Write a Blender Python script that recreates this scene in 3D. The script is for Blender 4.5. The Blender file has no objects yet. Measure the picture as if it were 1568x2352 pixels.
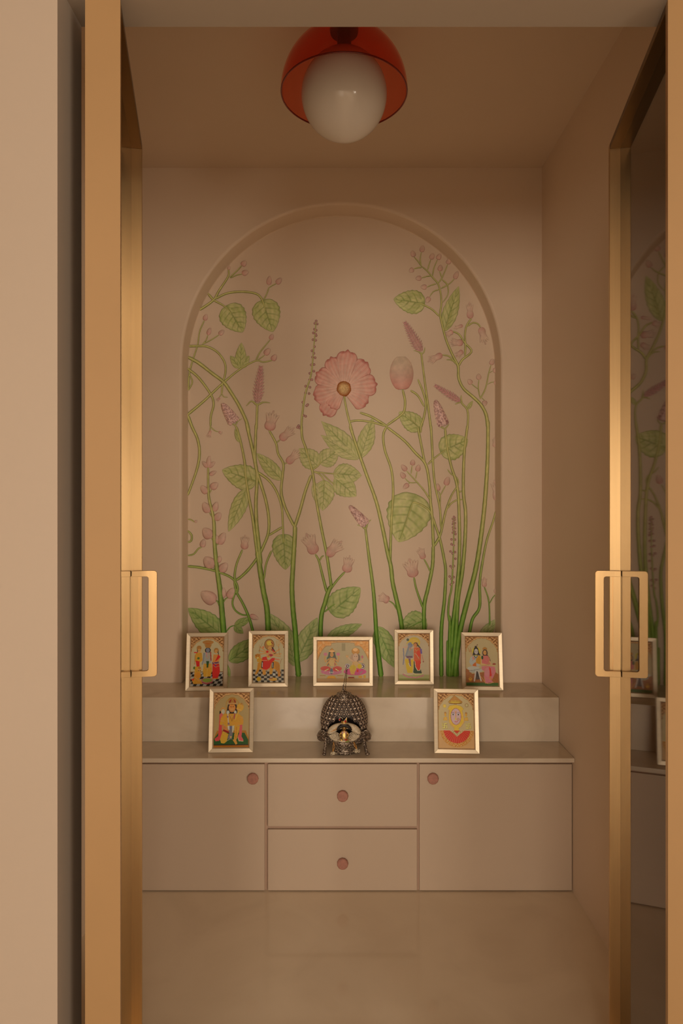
import bpy, bmesh, math, random
import numpy as np
from mathutils import Vector, Matrix
random.seed(7); np.random.seed(7)
S = bpy.context.scene
C = S.collection
PI = math.pi

# ---------------------------------------------------------------- camera, world, light, exposure
F, CX, CY, HC = 1568.0, 784.0, 1176.0, 1.30      # focal length in px of a 1568x2352 frame, eye height
cam = bpy.data.objects.new('camera', bpy.data.cameras.new('camera'))
cam.data.sensor_fit = 'VERTICAL'; cam.data.sensor_height = 36.0; cam.data.lens = 24.0
cam.data.clip_start = 0.02
cam.location = (0, 0, HC); cam.rotation_euler = (PI/2, 0, 0)
C.objects.link(cam); S.camera = cam

wd = bpy.data.worlds.new('world'); S.world = wd; wd.use_nodes = True
wd.node_tree.nodes['Background'].inputs[0].default_value = (1.0, 0.80, 0.60, 1)
wd.node_tree.nodes['Background'].inputs[1].default_value = 0.02

def area(name, loc, rot, sx, sy, power, col, spread=PI):
    l = bpy.data.lights.new(name, 'AREA'); l.shape = 'RECTANGLE'; l.size = sx; l.size_y = sy
    l.energy = power; l.color = col; l.spread = spread
    o = bpy.data.objects.new(name, l); o.location = loc; o.rotation_euler = rot; C.objects.link(o); return o
# daylight through the window of the corridor behind the camera
area('window_daylight', (-1.10, -5.6, 1.30), (math.radians(90), 0, math.radians(-8)), 1.8, 1.8, 215, (1.0, 0.85, 0.68))
area('added_rear_fill', (1.35, -5.6, 1.30), (math.radians(90), 0, math.radians(10)), 1.0, 1.8, 70, (1.0, 0.85, 0.68))  # added rear light so the right leaf's brass gleams; no second window known
# side light added to brighten the left door return; no window known there
area('added_side_fill', (2.15, -2.2, 1.35), (math.radians(90), 0, math.radians(90)), 1.1, 1.5, 130, (1.0, 0.85, 0.68))
area('corridor_ceiling_light', (0.35, -1.5, 2.62), (0, 0, 0), 1.3, 1.1, 34, (1.0, 0.82, 0.62))

S.view_settings.view_transform = 'Standard'; S.view_settings.look = 'None'
S.view_settings.gamma = 1.0; S.view_settings.use_curve_mapping = False
S.view_settings.exposure = -0.56

# ---------------------------------------------------------------- colour helpers
def lin(c): c = c/255.0; return c/12.92 if c <= 0.04045 else ((c+0.055)/1.055)**2.4
def rgb(r, g, b): return (lin(r), lin(g), lin(b))
ILL = (0.56, 0.44, 0.33)
def pc(r, g, b, k=1.0):       # paint colour of a thing seen in the warm dim light as (r,g,b)
    return tuple(min(0.95, lin(v)/i*k) for v, i in zip((r, g, b), ILL))
WALL = (0.78, 0.625, 0.48)

# ---------------------------------------------------------------- materials
def nmat(name):
    m = bpy.data.materials.new(name); m.use_nodes = True
    nt = m.node_tree; return m, nt, nt.nodes['Principled BSDF']
def setp(b, **k):
    for n, v in k.items():
        n = n.replace('_', ' ')
        if n in b.inputs: b.inputs[n].default_value = v
def noise_mix(nt, b, c1, c2, scale=5, detail=4, bump=0.0, bscale=None, lo=0.3, hi=0.7, rough=None, stretch=None):
    tc = nt.nodes.new('ShaderNodeTexCoord')
    src = tc.outputs['Object']
    if stretch:
        mp = nt.nodes.new('ShaderNodeMapping'); mp.inputs['Scale'].default_value = stretch
        nt.links.new(src, mp.inputs[0]); src = mp.outputs[0]
    n = nt.nodes.new('ShaderNodeTexNoise'); n.inputs['Scale'].default_value = scale; n.inputs['Detail'].default_value = detail
    nt.links.new(src, n.inputs['Vector'])
    r = nt.nodes.new('ShaderNodeValToRGB')
    r.color_ramp.elements[0].position = lo; r.color_ramp.elements[1].position = hi
    r.color_ramp.elements[0].color = (*c1, 1); r.color_ramp.elements[1].color = (*c2, 1)
    nt.links.new(n.outputs['Fac'], r.inputs[0]); nt.links.new(r.outputs[0], b.inputs['Base Color'])
    if bump:
        n2 = nt.nodes.new('ShaderNodeTexNoise'); n2.inputs['Scale'].default_value = bscale or scale*10
        n2.inputs['Detail'].default_value = 3
        nt.links.new(src, n2.inputs['Vector'])
        bp = nt.nodes.new('ShaderNodeBump'); bp.inputs['Strength'].default_value = bump; bp.inputs['Distance'].default_value = 0.002
        nt.links.new(n2.outputs['Fac'], bp.inputs['Height']); nt.links.new(bp.outputs[0], b.inputs['Normal'])
def sc(c, k): return tuple(min(1, x*k) for x in c)

def make_plain(name, col, rough=0.5, metal=0.0, var=0.06, scale=6, bump=0.0, bscale=None, stretch=None, **kw):
    m, nt, b = nmat(name)
    noise_mix(nt, b, sc(col, 1-var), sc(col, 1+var), scale=scale, bump=bump, bscale=bscale, stretch=stretch)
    setp(b, Roughness=rough, Metallic=metal, **kw); return m
M = {}
M['wall'] = make_plain('pink_beige_wall_paint', WALL, 0.62, var=0.02, scale=2, bump=0.05, bscale=60)
M['ceil'] = make_plain('ceiling_paint', sc(WALL, 0.95), 0.7, var=0.02, scale=2)
M['outer'] = make_plain('corridor_wall_darkened', (0.365, 0.298, 0.238), 0.6, var=0.02, scale=2)  # wall colour darkened: dimmer light outside the doorway is put into it
M['lacquer'] = make_plain('cabinet_lacquer', (0.58, 0.455, 0.345), 0.38, var=0.015, scale=3)
M['carcass'] = make_plain('cabinet_carcass', (0.50, 0.34, 0.25), 0.5, var=0.02)
M['knob'] = make_plain('pink_stone_knob', (0.42, 0.19, 0.14), 0.5, var=0.15, scale=90)
M['brass_edge'] = make_plain('satin_gold_lacquer', (0.30, 0.18, 0.075), 0.6, metal=0.15, var=0.03, scale=4)
M['brass_rail'] = make_plain('brass_rail_shaded', (0.15, 0.085, 0.035), 0.35, metal=1.0, var=0.03)  # same brass, with the dark surroundings it mirrors put into the colour
M['brass'] = make_plain('satin_brass', (0.58, 0.39, 0.19), 0.30, metal=1.0, var=0.03, scale=4, stretch=(40, 40, 1))
M['brass_dark'] = make_plain('brass_shadow_gap', (0.08, 0.05, 0.03), 0.5, metal=0.6)
M['champagne'] = make_plain('champagne_aluminium', (0.74, 0.63, 0.46), 0.42, metal=0.55, var=0.05, scale=8, stretch=(1, 1, 30))
M['dark_metal'] = make_plain('dark_bronze', (0.05, 0.035, 0.025), 0.4, metal=0.6)
M['board'] = make_plain('backing_board', (0.10, 0.06, 0.04), 0.8)

def marble(name, base, vein, rough, scale, spec=0.5):
    m, nt, b = nmat(name)
    tc = nt.nodes.new('ShaderNodeTexCoord')
    n1 = nt.nodes.new('ShaderNodeTexNoise'); n1.inputs['Scale'].default_value = scale; n1.inputs['Detail'].default_value = 6
    n1.inputs['Distortion'].default_value = 1.2
    nt.links.new(tc.outputs['Object'], n1.inputs['Vector'])
    r = nt.nodes.new('ShaderNodeValToRGB')
    r.color_ramp.elements[0].position = 0.30; r.color_ramp.elements[0].color = (*vein, 1)
    r.color_ramp.elements[1].position = 0.62; r.color_ramp.elements[1].color = (*base, 1)
    e = r.color_ramp.elements.new(0.47); e.color = (*[v*0.35+w*0.65 for v, w in zip(vein, base)], 1)
    nt.links.new(n1.outputs['Fac'], r.inputs[0]); nt.links.new(r.outputs[0], b.inputs['Base Color'])
    setp(b, Roughness=rough); b.inputs['Specular IOR Level'].default_value = spec
    return m
M['marble'] = marble('cream_marble', (0.72, 0.62, 0.49), (0.62, 0.52, 0.40), 0.16, 6)
M['floor'] = marble('polished_floor_marble', (0.80, 0.68, 0.52), (0.73, 0.61, 0.46), 0.08, 3.0, 0.5)

# tinted reflective glass
m, nt, b = nmat('bronze_tinted_glass'); M['glass'] = m
setp(b, Base_Color=(0.10, 0.06, 0.035, 1), Roughness=0.03, IOR=1.52); b.inputs['Transmission Weight'].default_value = 1.0
tc = nt.nodes.new('ShaderNodeTexCoord'); n = nt.nodes.new('ShaderNodeTexNoise'); n.inputs['Scale'].default_value = 420; n.inputs['Detail'].default_value = 2
nt.links.new(tc.outputs['Object'], n.inputs['Vector'])
bp = nt.nodes.new('ShaderNodeBump'); bp.inputs['Strength'].default_value = 0.008; bp.inputs['Distance'].default_value = 0.0003
nt.links.new(n.outputs['Fac'], bp.inputs['Height']); nt.links.new(bp.outputs[0], b.inputs['Normal'])

# red glass shade: tinted see-through layer under a clear gloss
m, nt, b = nmat('red_glass_shade'); M['red_glass'] = m
out = nt.nodes['Material Output']
tr = nt.nodes.new('ShaderNodeBsdfTransparent'); tr.inputs[0].default_value = (0.97, 0.56, 0.45, 1)
gl = nt.nodes.new('ShaderNodeBsdfGlossy'); gl.inputs['Color'].default_value = (1, 0.85, 0.8, 1); gl.inputs['Roughness'].default_value = 0.06
df = nt.nodes.new('ShaderNodeBsdfDiffuse'); df.inputs[0].default_value = (0.85, 0.08, 0.04, 1)
mx0 = nt.nodes.new('ShaderNodeMixShader'); mx0.inputs[0].default_value = 0.07
nt.links.new(tr.outputs[0], mx0.inputs[1]); nt.links.new(df.outputs[0], mx0.inputs[2])
lw = nt.nodes.new('ShaderNodeLayerWeight'); lw.inputs[0].default_value = 0.5
pw = nt.nodes.new('ShaderNodeMath'); pw.operation = 'POWER'; pw.inputs[1].default_value = 4.0; nt.links.new(lw.outputs['Facing'], pw.inputs[0])
fr = nt.nodes.new('ShaderNodeMath'); fr.operation = 'MULTIPLY_ADD'; fr.inputs[1].default_value = 0.5; fr.inputs[2].default_value = 0.03; nt.links.new(pw.outputs[0], fr.inputs[0])
mx = nt.nodes.new('ShaderNodeMixShader'); nt.links.new(fr.outputs[0], mx.inputs[0])
nt.links.new(mx0.outputs[0], mx.inputs[1]); nt.links.new(gl.outputs[0], mx.inputs[2])
nt.links.new(mx.outputs[0], out.inputs['Surface']); nt.nodes.remove(b)

m, nt, b = nmat('opal_glass'); M['opal'] = m
setp(b, Base_Color=(0.80, 0.74, 0.68, 1), Roughness=0.12, IOR=1.45)

def attr_mat(name, rough, metal_from_alpha=False, spec=0.3, mott=0.10, mscale=60, tint=1.0):
    m, nt, b = nmat(name)
    a = nt.nodes.new('ShaderNodeAttribute'); a.attribute_name = 'Col'
    tc = nt.nodes.new('ShaderNodeTexCoord'); n = nt.nodes.new('ShaderNodeTexNoise')
    n.inputs['Scale'].default_value = mscale; n.inputs['Detail'].default_value = 4
    nt.links.new(tc.outputs['Object'], n.inputs['Vector'])
    mr = nt.nodes.new('ShaderNodeMapRange'); mr.inputs[1].default_value = 0.3; mr.inputs[2].default_value = 0.7
    mr.inputs[3].default_value = (1-mott)*tint; mr.inputs[4].default_value = (1+mott)*tint
    nt.links.new(n.outputs['Fac'], mr.inputs[0])
    mul = nt.nodes.new('ShaderNodeVectorMath'); mul.operation = 'SCALE'
    nt.links.new(a.outputs['Color'], mul.inputs[0]); nt.links.new(mr.outputs[0], mul.inputs['Scale'])
    nt.links.new(mul.outputs[0], b.inputs['Base Color'])
    if metal_from_alpha:
        mm = nt.nodes.new('ShaderNodeMath'); mm.operation = 'MULTIPLY'; mm.inputs[1].default_value = 0.3; nt.links.new(a.outputs['Alpha'], mm.inputs[0]); nt.links.new(mm.outputs[0], b.inputs['Metallic'])
    setp(b, Roughness=rough); b.inputs['Specular IOR Level'].default_value = spec
    return m
M['mural'] = attr_mat('mural_paint', 0.55, mott=0.10, mscale=45)
M['print'] = attr_mat('printed_picture', 0.42, True, mott=0.02, tint=0.80)

def silver(name, c1, c2, rough=0.32, vs=240, bump=0.7):
    m, nt, b = nmat(name)
    tc = nt.nodes.new('ShaderNodeTexCoord'); v = nt.nodes.new('ShaderNodeTexVoronoi'); v.inputs['Scale'].default_value = vs
    nt.links.new(tc.outputs['Object'], v.inputs['Vector'])
    r = nt.nodes.new('ShaderNodeValToRGB'); r.color_ramp.elements[0].position = 0.1; r.color_ramp.elements[1].position = 0.6
    r.color_ramp.elements[0].color = (*c2, 1); r.color_ramp.elements[1].color = (*c1, 1)
    nt.links.new(v.outputs['Distance'], r.inputs[0]); nt.links.new(r.outputs[0], b.inputs['Base Color'])
    bp = nt.nodes.new('ShaderNodeBump'); bp.invert = True; bp.inputs['Strength'].default_value = bump; bp.inputs['Distance'].default_value = 0.001
    nt.links.new(v.outputs['Distance'], bp.inputs['Height']); nt.links.new(bp.outputs[0], b.inputs['Normal'])
    setp(b, Roughness=rough, Metallic=0.6); return m
M['silver'] = silver('chased_silver', (0.12, 0.09, 0.07), (0.86, 0.74, 0.60))
M['silver_dark'] = silver('oxidised_silver', (0.12, 0.09, 0.07), (0.55, 0.45, 0.36), 0.40, 160, 0.5)
M['silver_scale'] = make_plain('oxidised_scale', (0.50, 0.41, 0.33), 0.38, metal=0.75, var=0.4, scale=160)
M['black'] = make_plain('black_hair', (0.012, 0.009, 0.008), 0.5)
M['dark'] = make_plain('dark_hollow', (0.03, 0.02, 0.02), 0.6)
M['gold'] = make_plain('gold_figure', (0.62, 0.40, 0.13), 0.35, metal=0.7, var=0.2, scale=200)
M['skin'] = make_plain('brass_face', (0.36, 0.22, 0.07), 0.35, metal=0.6)
M['pearl'] = make_plain('ivory_beads', (0.72, 0.62, 0.46), 0.35, var=0.15, scale=250, bump=0.5, bscale=500)
M['ruby'] = make_plain('ruby_glass', (0.55, 0.02, 0.03), 0.12)
M['pinkcloth'] = make_plain('pink_cloth', (0.70, 0.40, 0.33), 0.6)
M['greenc'] = make_plain('green_cloth', (0.25, 0.28, 0.08), 0.6)
M['thread'] = make_plain('orange_thread', (0.62, 0.30, 0.07), 0.5)
M['wire'] = make_plain('dark_twisted_wire', (0.10, 0.065, 0.03), 0.4, metal=0.6, var=0.5, scale=300)

# ---------------------------------------------------------------- mesh helpers
def link_mesh(name, verts, faces, mat, parent=None, cols=None, smooth=False, kind=None, loc=None):
    me = bpy.data.meshes.new(name); me.from_pydata([tuple(v) for v in verts], [], faces); me.update()
    if mat: me.materials.append(M[mat] if isinstance(mat, str) else mat)
    if cols is not None:
        a = me.color_attributes.new('Col', 'FLOAT_COLOR', 'POINT')
        arr = np.ones((len(verts), 4), dtype=np.float32)
        cc = np.asarray(cols, dtype=np.float32); arr[:, :cc.shape[1]] = cc
        a.data.foreach_set('color', arr.ravel())
    if smooth: me.polygons.foreach_set('use_smooth', [True]*len(me.polygons))
    o = bpy.data.objects.new(name, me); C.objects.link(o)
    if loc: o.location = loc
    if parent: o.parent = parent
    if kind: o['kind'] = kind
    return o
def bm_obj(name, bm, mat, parent=None, kind=None, loc=None, smooth=False, bevel=0, seg=2, angle=None):
    me = bpy.data.meshes.new(name)
    bmesh.ops.recalc_face_normals(bm, faces=bm.faces)
    if smooth:
        for f in bm.faces: f.smooth = True
    bm.to_mesh(me); bm.free()
    if mat: me.materials.append(M[mat] if isinstance(mat, str) else mat)
    o = bpy.data.objects.new(name, me); C.objects.link(o)
    if loc: o.location = loc
    if parent: o.parent = parent
    if kind: o['kind'] = kind
    if bevel:
        b = o.modifiers.new('bevel', 'BEVEL'); b.width = bevel; b.segments = seg; b.limit_method = 'ANGLE'
        b.angle_limit = math.radians(40)
    return o
def bbox(bm, x0, x1, y0, y1, z0, z1):
    vs = [bm.verts.new(p) for p in ((x0,y0,z0),(x1,y0,z0),(x1,y1,z0),(x0,y1,z0),(x0,y0,z1),(x1,y0,z1),(x1,y1,z1),(x0,y1,z1))]
    for f in ((0,3,2,1),(4,5,6,7),(0,1,5,4),(1,2,6,5),(2,3,7,6),(3,0,4,7)): bm.faces.new([vs[i] for i in f])
def box(name, x0, x1, y0, y1, z0, z1, mat, parent=None, kind=None, bevel=0):
    bm = bmesh.new(); bbox(bm, x0, x1, y0, y1, z0, z1); return bm_obj(name, bm, mat, parent, kind, bevel=bevel)
def lathe(bm, prof, n=40, cx=0, cy=0, cz=0, sx=1, sy=1, cap=True):
    rings = []
    for r, z in prof:
        rings.append([bm.verts.new((cx+sx*r*math.cos(2*PI*i/n), cy+sy*r*math.sin(2*PI*i/n), cz+z)) for i in range(n)])
    for a, b in zip(rings, rings[1:]):
        for i in range(n): bm.faces.new((a[i], a[(i+1)%n], b[(i+1)%n], b[i]))
    if cap:
        bm.faces.new(rings[0][::-1]); bm.faces.new(rings[-1])
def tube(bm, pts, rads, n=8, closed=False):
    pts = [Vector(p) for p in pts]; rings = []
    if not hasattr(rads, '__len__'): rads = [rads]*len(pts)
    up = Vector((0, 0, 1))
    for i, p in enumerate(pts):
        a = pts[(i-1) % len(pts)] if (closed or i > 0) else p
        c = pts[(i+1) % len(pts)] if (closed or i < len(pts)-1) else p
        t = (c-a).normalized()
        ref = up if abs(t.dot(up)) < 0.9 else Vector((0, 1, 0))
        s = t.cross(ref).normalized(); q = s.cross(t)
        rings.append([bm.verts.new(p + (s*math.cos(2*PI*k/n)+q*math.sin(2*PI*k/n))*rads[i]) for k in range(n)])
    pr = list(zip(rings, rings[1:])) + ([(rings[-1], rings[0])] if closed else [])
    for a, b in pr:
        for k in range(n): bm.faces.new((a[k], a[(k+1)%n], b[(k+1)%n], b[k]))
    if not closed: bm.faces.new(rings[0][::-1]); bm.faces.new(rings[-1])
def ellipsoid(bm, c, r, u=14, v=9, rot=None):
    res = bmesh.ops.create_uvsphere(bm, u_segments=u, v_segments=v, radius=1.0)
    mt = Matrix.Translation(c) @ (rot.to_4x4() if rot else Matrix.Identity(4)) @ Matrix.Diagonal((*r, 1))
    bmesh.ops.transform(bm, matrix=mt, verts=res['verts'])
def empty(name, loc, label=None, cat=None, kind=None, rot=0, group=None):
    o = bpy.data.objects.new(name, None); o.empty_display_size = 0.05; o.location = loc; o.rotation_euler = (0, 0, rot); C.objects.link(o)
    return tag(o, label, cat, kind, group)
def tag(o, label=None, cat=None, kind=None, group=None):
    if label: o['label'] = label
    if cat: o['category'] = cat
    if kind: o['kind'] = kind
    if group: o['group'] = group
    return o
def spline(pts, step):
    """Catmull-Rom through 2-D points (x, y, w)."""
    P = [np.array(p, float) for p in pts]
    P = [2*P[0]-P[1]] + P + [2*P[-1]-P[-2]]
    out = []
    for i in range(1, len(P)-2):
        n = max(2, int(np.linalg.norm((P[i+1]-P[i])[:2])/step))
        for k in range(n):
            t = k/n
            out.append(0.5*((2*P[i]) + (-P[i-1]+P[i+1])*t + (2*P[i-1]-5*P[i]+4*P[i+1]-P[i+2])*t*t + (-P[i-1]+3*P[i]-3*P[i+1]+P[i+2])*t**3))
    out.append(P[-2]); return out

# ---------------------------------------------------------------- setting
XW, YB, YN, ZC = 0.7916, 2.698, 2.805, 2.66      # side walls, back wall, niche back, ceiling
Y0, Y1 = 1.082, 1.182                            # door wall, near and far face
ZS = 0.6256                                      # top of the raised ledge
ZK = 0.4642                                      # top of the counter slab
ZL = 2.14                                        # underside of the lintel
box('floor', -2.2, 2.2, -5.8, 2.95, -0.05, 0.0, 'floor', kind='structure')
bm = bmesh.new(); bbox(bm, -0.95, 0.95, Y0, 2.95, ZC, ZC+0.05)
bm_obj('ceiling', bm, 'ceil', kind='structure')
M['ceil_out'] = make_plain('corridor_ceiling_darkened', (0.26, 0.18, 0.11), 0.6)  # unseen ceiling, coloured dark so the upper stiles reflect darkness
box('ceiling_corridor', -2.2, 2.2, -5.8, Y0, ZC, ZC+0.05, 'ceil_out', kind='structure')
box('wall_right', XW, XW+0.10, Y1, 2.95, 0, ZC, 'wall', kind='structure')
box('wall_left', -XW-0.10, -XW, Y1, 2.95, 0, ZC, 'wall', kind='structure')

# back wall with arched recess
def back_wall():
    R, zc, n, bv = 0.6305, 1.886, 96, 0.011
    arc = [(-math.cos(PI*i/n), math.sin(PI*i/n)) for i in range(n+1)]
    V, Fc = [], []
    def add(*p): V.append(p); return len(V)-1
    def loop(r, y):    # bottom-left, arc, bottom-right
        return [add(-r, y, ZS-0.03)] + [add(r*a, y, zc+r*b) for a, b in arc] + [add(r, y, ZS-0.03)]
    L = [loop(R+bv, YB)]
    for k in range(1, 5):
        th = PI/2*k/4; L.append(loop(R+bv-bv*math.sin(th), YB+bv-bv*math.cos(th)))
    L.append(loop(R, YN-0.004)); L.append(loop(R-0.002, YN))
    for a, b in zip(L, L[1:]):
        for i in range(len(a)-1): Fc.append((a[i], a[i+1], b[i+1], b[i]))
    Fc.append(tuple(L[-1]))                                  # niche back
    f = L[0]; top = [add(V[i][0], YB, ZC) for i in f[1:-1]]
    for i in range(len(top)-1): Fc.append((f[i+1], top[i], top[i+1], f[i+2]))
    a0 = add(-XW, YB, 0.3); a1 = add(-XW, YB, ZC); b0 = add(XW, YB, 0.3); b1 = add(XW, YB, ZC)
    c0 = add(-R-bv, YB, 0.3); d0 = add(R+bv, YB, 0.3)
    Fc += [(a0, c0, f[0], f[1], top[0], a1), (b0, b1, top[-1], f[-2], f[-1], d0), (c0, d0, f[-1], f[0])]
    g0 = add(-XW-0.1, YN+0.1, 0); g1 = add(XW+0.1, YN+0.1, 0); g2 = add(XW+0.1, YN+0.1, ZC); g3 = add(-XW-0.1, YN+0.1, ZC)
    Fc.append((g0, g1, g2, g3))
    o = link_mesh('wall_back', V, Fc, 'wall', kind='structure')
    return o
back_wall()

# door wall seen from outside, opening between XL and XR
XL, XR = -0.45, 0.62
bm = bmesh.new()
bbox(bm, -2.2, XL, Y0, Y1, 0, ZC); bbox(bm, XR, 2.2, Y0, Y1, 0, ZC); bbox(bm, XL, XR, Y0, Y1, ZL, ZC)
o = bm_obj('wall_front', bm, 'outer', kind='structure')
# corridor behind the camera
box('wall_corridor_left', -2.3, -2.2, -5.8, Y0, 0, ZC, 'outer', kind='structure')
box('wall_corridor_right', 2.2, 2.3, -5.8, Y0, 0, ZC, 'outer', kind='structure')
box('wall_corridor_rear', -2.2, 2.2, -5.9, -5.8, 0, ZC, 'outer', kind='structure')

# ---------------------------------------------------------------- glazed door leaves (open inwards)
def leaf(name, sgn, xh, xe, yh, ye, label):
    """local frame: x along the leaf from hinge, y = into the leaf thickness (away from the opening), z up"""
    L = math.hypot(xe-xh, ye-yh); ang = math.atan2(ye-yh, xe-xh)
    root = empty(name, (xh, yh, 0.012), label, None, 'structure')
    root.rotation_euler = (0, 0, ang)
    T = 0.0535; s = -sgn                      # thickness direction sign in local y
    H = 2.124-0.012; w = 0.012; g = 0.0225
    def pbox(nm, x0, x1, y0, y1, z0, z1, mat, bevel=0.0008):
        ya, yb = sorted((s*y0, s*y1)); return box(nm, x0, x1, ya, yb, z0, z1, mat, root, bevel=bevel)
    pbox('stile', 0, w, 0, T, 0, H, 'brass'); pbox('stile', L-w, L, 0, T, 0, H, 'brass')
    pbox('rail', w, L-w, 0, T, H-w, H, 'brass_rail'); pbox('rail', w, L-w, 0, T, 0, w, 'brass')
    pbox('edge_cap', -0.0016, 0.0, 0, T, 0, H, 'brass_edge', 0)
    pbox('glass_pane', w, L-w, g, g+0.006, w, H-w, 'glass', 0)
    # pull handle: a rounded C plate standing off the pane beside the closing stile
    zc = HC-(1432.5-1176)*1.52/F - 0.012; hh = 0.1180; ww = 0.0545; bar = 0.0185; leg = 0.0130; r = 0.007
    x0, x1 = L-w-0.012, L-w-0.004
    def rr(hw, hz, rad):                    # outline open at the pane side, going round
        pts = [(0.0, -hz)]
        for k in range(7): a = -PI/2+PI/2*k/6; pts.append((hw-rad+rad*math.cos(a), -hz+rad+rad*math.sin(a)))
        for k in range(7): a = PI/2*k/6; pts.append((hw-rad+rad*math.cos(a), hz-rad+rad*math.sin(a)))
        pts.append((0.0, hz)); return pts
    outp, inn = rr(ww, hh, r), rr(ww-bar, hh-leg, r*0.8)
    bmh = bmesh.new()
    def vs(pts, x): return [bmh.verts.new((x, s*(g-p[0]-0.001), zc+p[1])) for p in pts]
    oa, ob, ia, ib = vs(outp, x0), vs(outp, x1), vs(inn, x0), vs(inn, x1)
    for i in range(len(outp)-1):
        bmh.faces.new((oa[i], oa[i+1], ia[i+1], ia[i])); bmh.faces.new((ob[i], ob[i+1], ib[i+1], ib[i]))
        bmh.faces.new((oa[i], oa[i+1], ob[i+1], ob[i])); bmh.faces.new((ia[i], ia[i+1], ib[i+1], ib[i]))
    for q in (0, -1): bmh.faces.new((oa[q], ob[q], ib[q], ia[q]))
    h = bm_obj('pull_handle', bmh, 'brass', root, bevel=0.0006)
    bmp = bmesh.new(); ya, yb = sorted((s*(g-0.016), s*(g-0.003)))
    bbox(bmp, L-w-0.0038, L-w, ya, yb, zc-hh+0.012, zc+hh-0.012)
    bm_obj('mounting_strip', bmp, 'brass', h)
    return root
de, dh = 1.54, 1.097
leaf('door_1', -1, (-125*de-332*dh)/F, (-125*de-332*de)/F, dh, de, 'left door leaf of slim satin brass frame and dark tinted glass, opened inwards')
leaf('door_2', 1, (336*de+277*dh)/F, (336*de+277*de)/F, dh, de, 'right door leaf of slim satin brass frame and dark tinted glass, reflecting the mural')

# ---------------------------------------------------------------- cabinet, counter and ledge
D = 2.3376
cab = empty('low_cabinet', (0, D+0.012, 0), 'low built-in beige lacquered cabinet with two doors and two drawers below the marble counter', 'cabinet')
def cpart(nm, x0, x1, y0, y1, z0, z1, mat, parent=cab, bevel=0.0):
    bm = bmesh.new(); bbox(bm, x0, x1, y0-D-0.012, y1-D-0.012, z0, z1); return bm_obj(nm, bm, mat, parent, bevel=bevel)
cpart('carcass', -XW+0.002, XW-0.0015, D+0.013, YB-0.002, 0.0, 0.4492, 'carcass')
def front(nm, x0, x1, z0, z1, kx, kz):
    p = cpart(nm, x0, x1, D, D+0.0125, z0, z1, 'lacquer', bevel=0.0012)
    bm = bmesh.new(); n = 11; prof = [(0.0165, 0.0), (0.0195, -0.004), (0.0195, -0.009), (0.017, -0.0115)]
    rings = [[bm.verts.new((kx+r*(1+0.02*math.sin(5*i))*math.cos(2*PI*i/n), -0.0121+y, kz+r*math.sin(2*PI*i/n))) for i in range(n)] for r, y in prof]
    for a, b in zip(rings, rings[1:]):
        for i in range(n): bm.faces.new((a[i], a[(i+1) % n], b[(i+1) % n], b[i]))
    bm.faces.new(rings[0]); bm.faces.new(rings[-1])
    k = bm_obj('knob', bm, 'knob', p, bevel=0.001); tag(k, 'round pink stone knob')
    return p
def X(px, d=D): return (px-CX)*d/F
def Z(py, d=D): return HC-(py-CY)*d/F
front('door', -XW+0.004, X(607.5), 0.004, Z(1755.5), X(581), Z(1787))
front('drawer', X(615), X(957.5), Z(1898), Z(1755.5), X(786.5), Z(1827))
front('drawer', X(615), X(957.5), 0.004, Z(1905.5), X(786.5), Z(1982))
front('door', X(963), X(1313), 0.004, Z(1755.5), X(993.5), Z(1787))
o = box('marble_countertop', -XW+0.001, XW-0.001, 2.316, YB-0.001, ZK-0.0148, ZK, 'marble', bevel=0.0015)
tag(o, 'cream marble counter slab lying on top of the low cabinet', 'countertop')
o = box('marble_ledge', -XW+0.001, XW-0.001, 2.4825, YB-0.001, ZK+0.0003, ZS, 'marble', bevel=0.0015)
tag(o, 'raised cream marble ledge at the foot of the arched niche', 'ledge')
box('trim_1', -0.6285, 0.6285, YB-0.0009, YN-0.001, ZS-0.02, ZS, 'marble', kind='structure')

# ---------------------------------------------------------------- ceiling lamp
lx, ly, lz = 0.0069, 1.80, 2.402
lamp = empty('ceiling_lamp', (lx, ly, ZC), 'ceiling lamp with a red glass dome over a white opal globe', 'lamp')
def lpart(nm, bm, mat, smooth=True): return bm_obj(nm, bm, mat, lamp, smooth=smooth)
bm = bmesh.new(); ellipsoid(bm, (0, 0, lz-0.003-ZC), (0.1125, 0.1125, 0.1125), 64, 40)
lpart('globe', bm, 'opal')
R = 0.1665; bm = bmesh.new(); prof = []
for k in range(25): a = PI/2*k/24*0.86; prof.append((R*math.cos(a), lz-ZC+R*math.sin(a)))
for k in range(24, -1, -1): a = PI/2*k/24*0.86; prof.append(((R-0.003)*math.cos(a), lz-ZC+(R-0.003)*math.sin(a)))
lathe(bm, prof, 96, cap=False)
dome = lpart('glass_shade', bm, 'red_glass')
m2, nt2, b2 = nmat('red_glass_rim'); setp(b2, Base_Color=(0.20, 0.012, 0.006, 1), Roughness=0.12)
bm = bmesh.new(); tube(bm, [((R-0.0015)*math.cos(2*PI*i/96), (R-0.0015)*math.sin(2*PI*i/96), lz-ZC) for i in range(96)], 0.0021, 8, True)
o = bm_obj('shade_rim', bm, m2, dome, smooth=True)
bm = bmesh.new(); lathe(bm, [(0.0185, 2.506-ZC), (0.0185, 2.562-ZC), (0.036, 2.562-ZC), (0.038, 2.572-ZC), (0.016, 2.576-ZC), (0.012, 2.60-ZC), (0.012, 2.64-ZC)], 32)
lpart('stem', bm, 'dark_metal', False)
bm = bmesh.new(); lathe(bm, [(0.045, 2.638-ZC), (0.052, 2.645-ZC), (0.052, -0.0005)], 40); lpart('ceiling_rose', bm, 'dark_metal', False)

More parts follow.
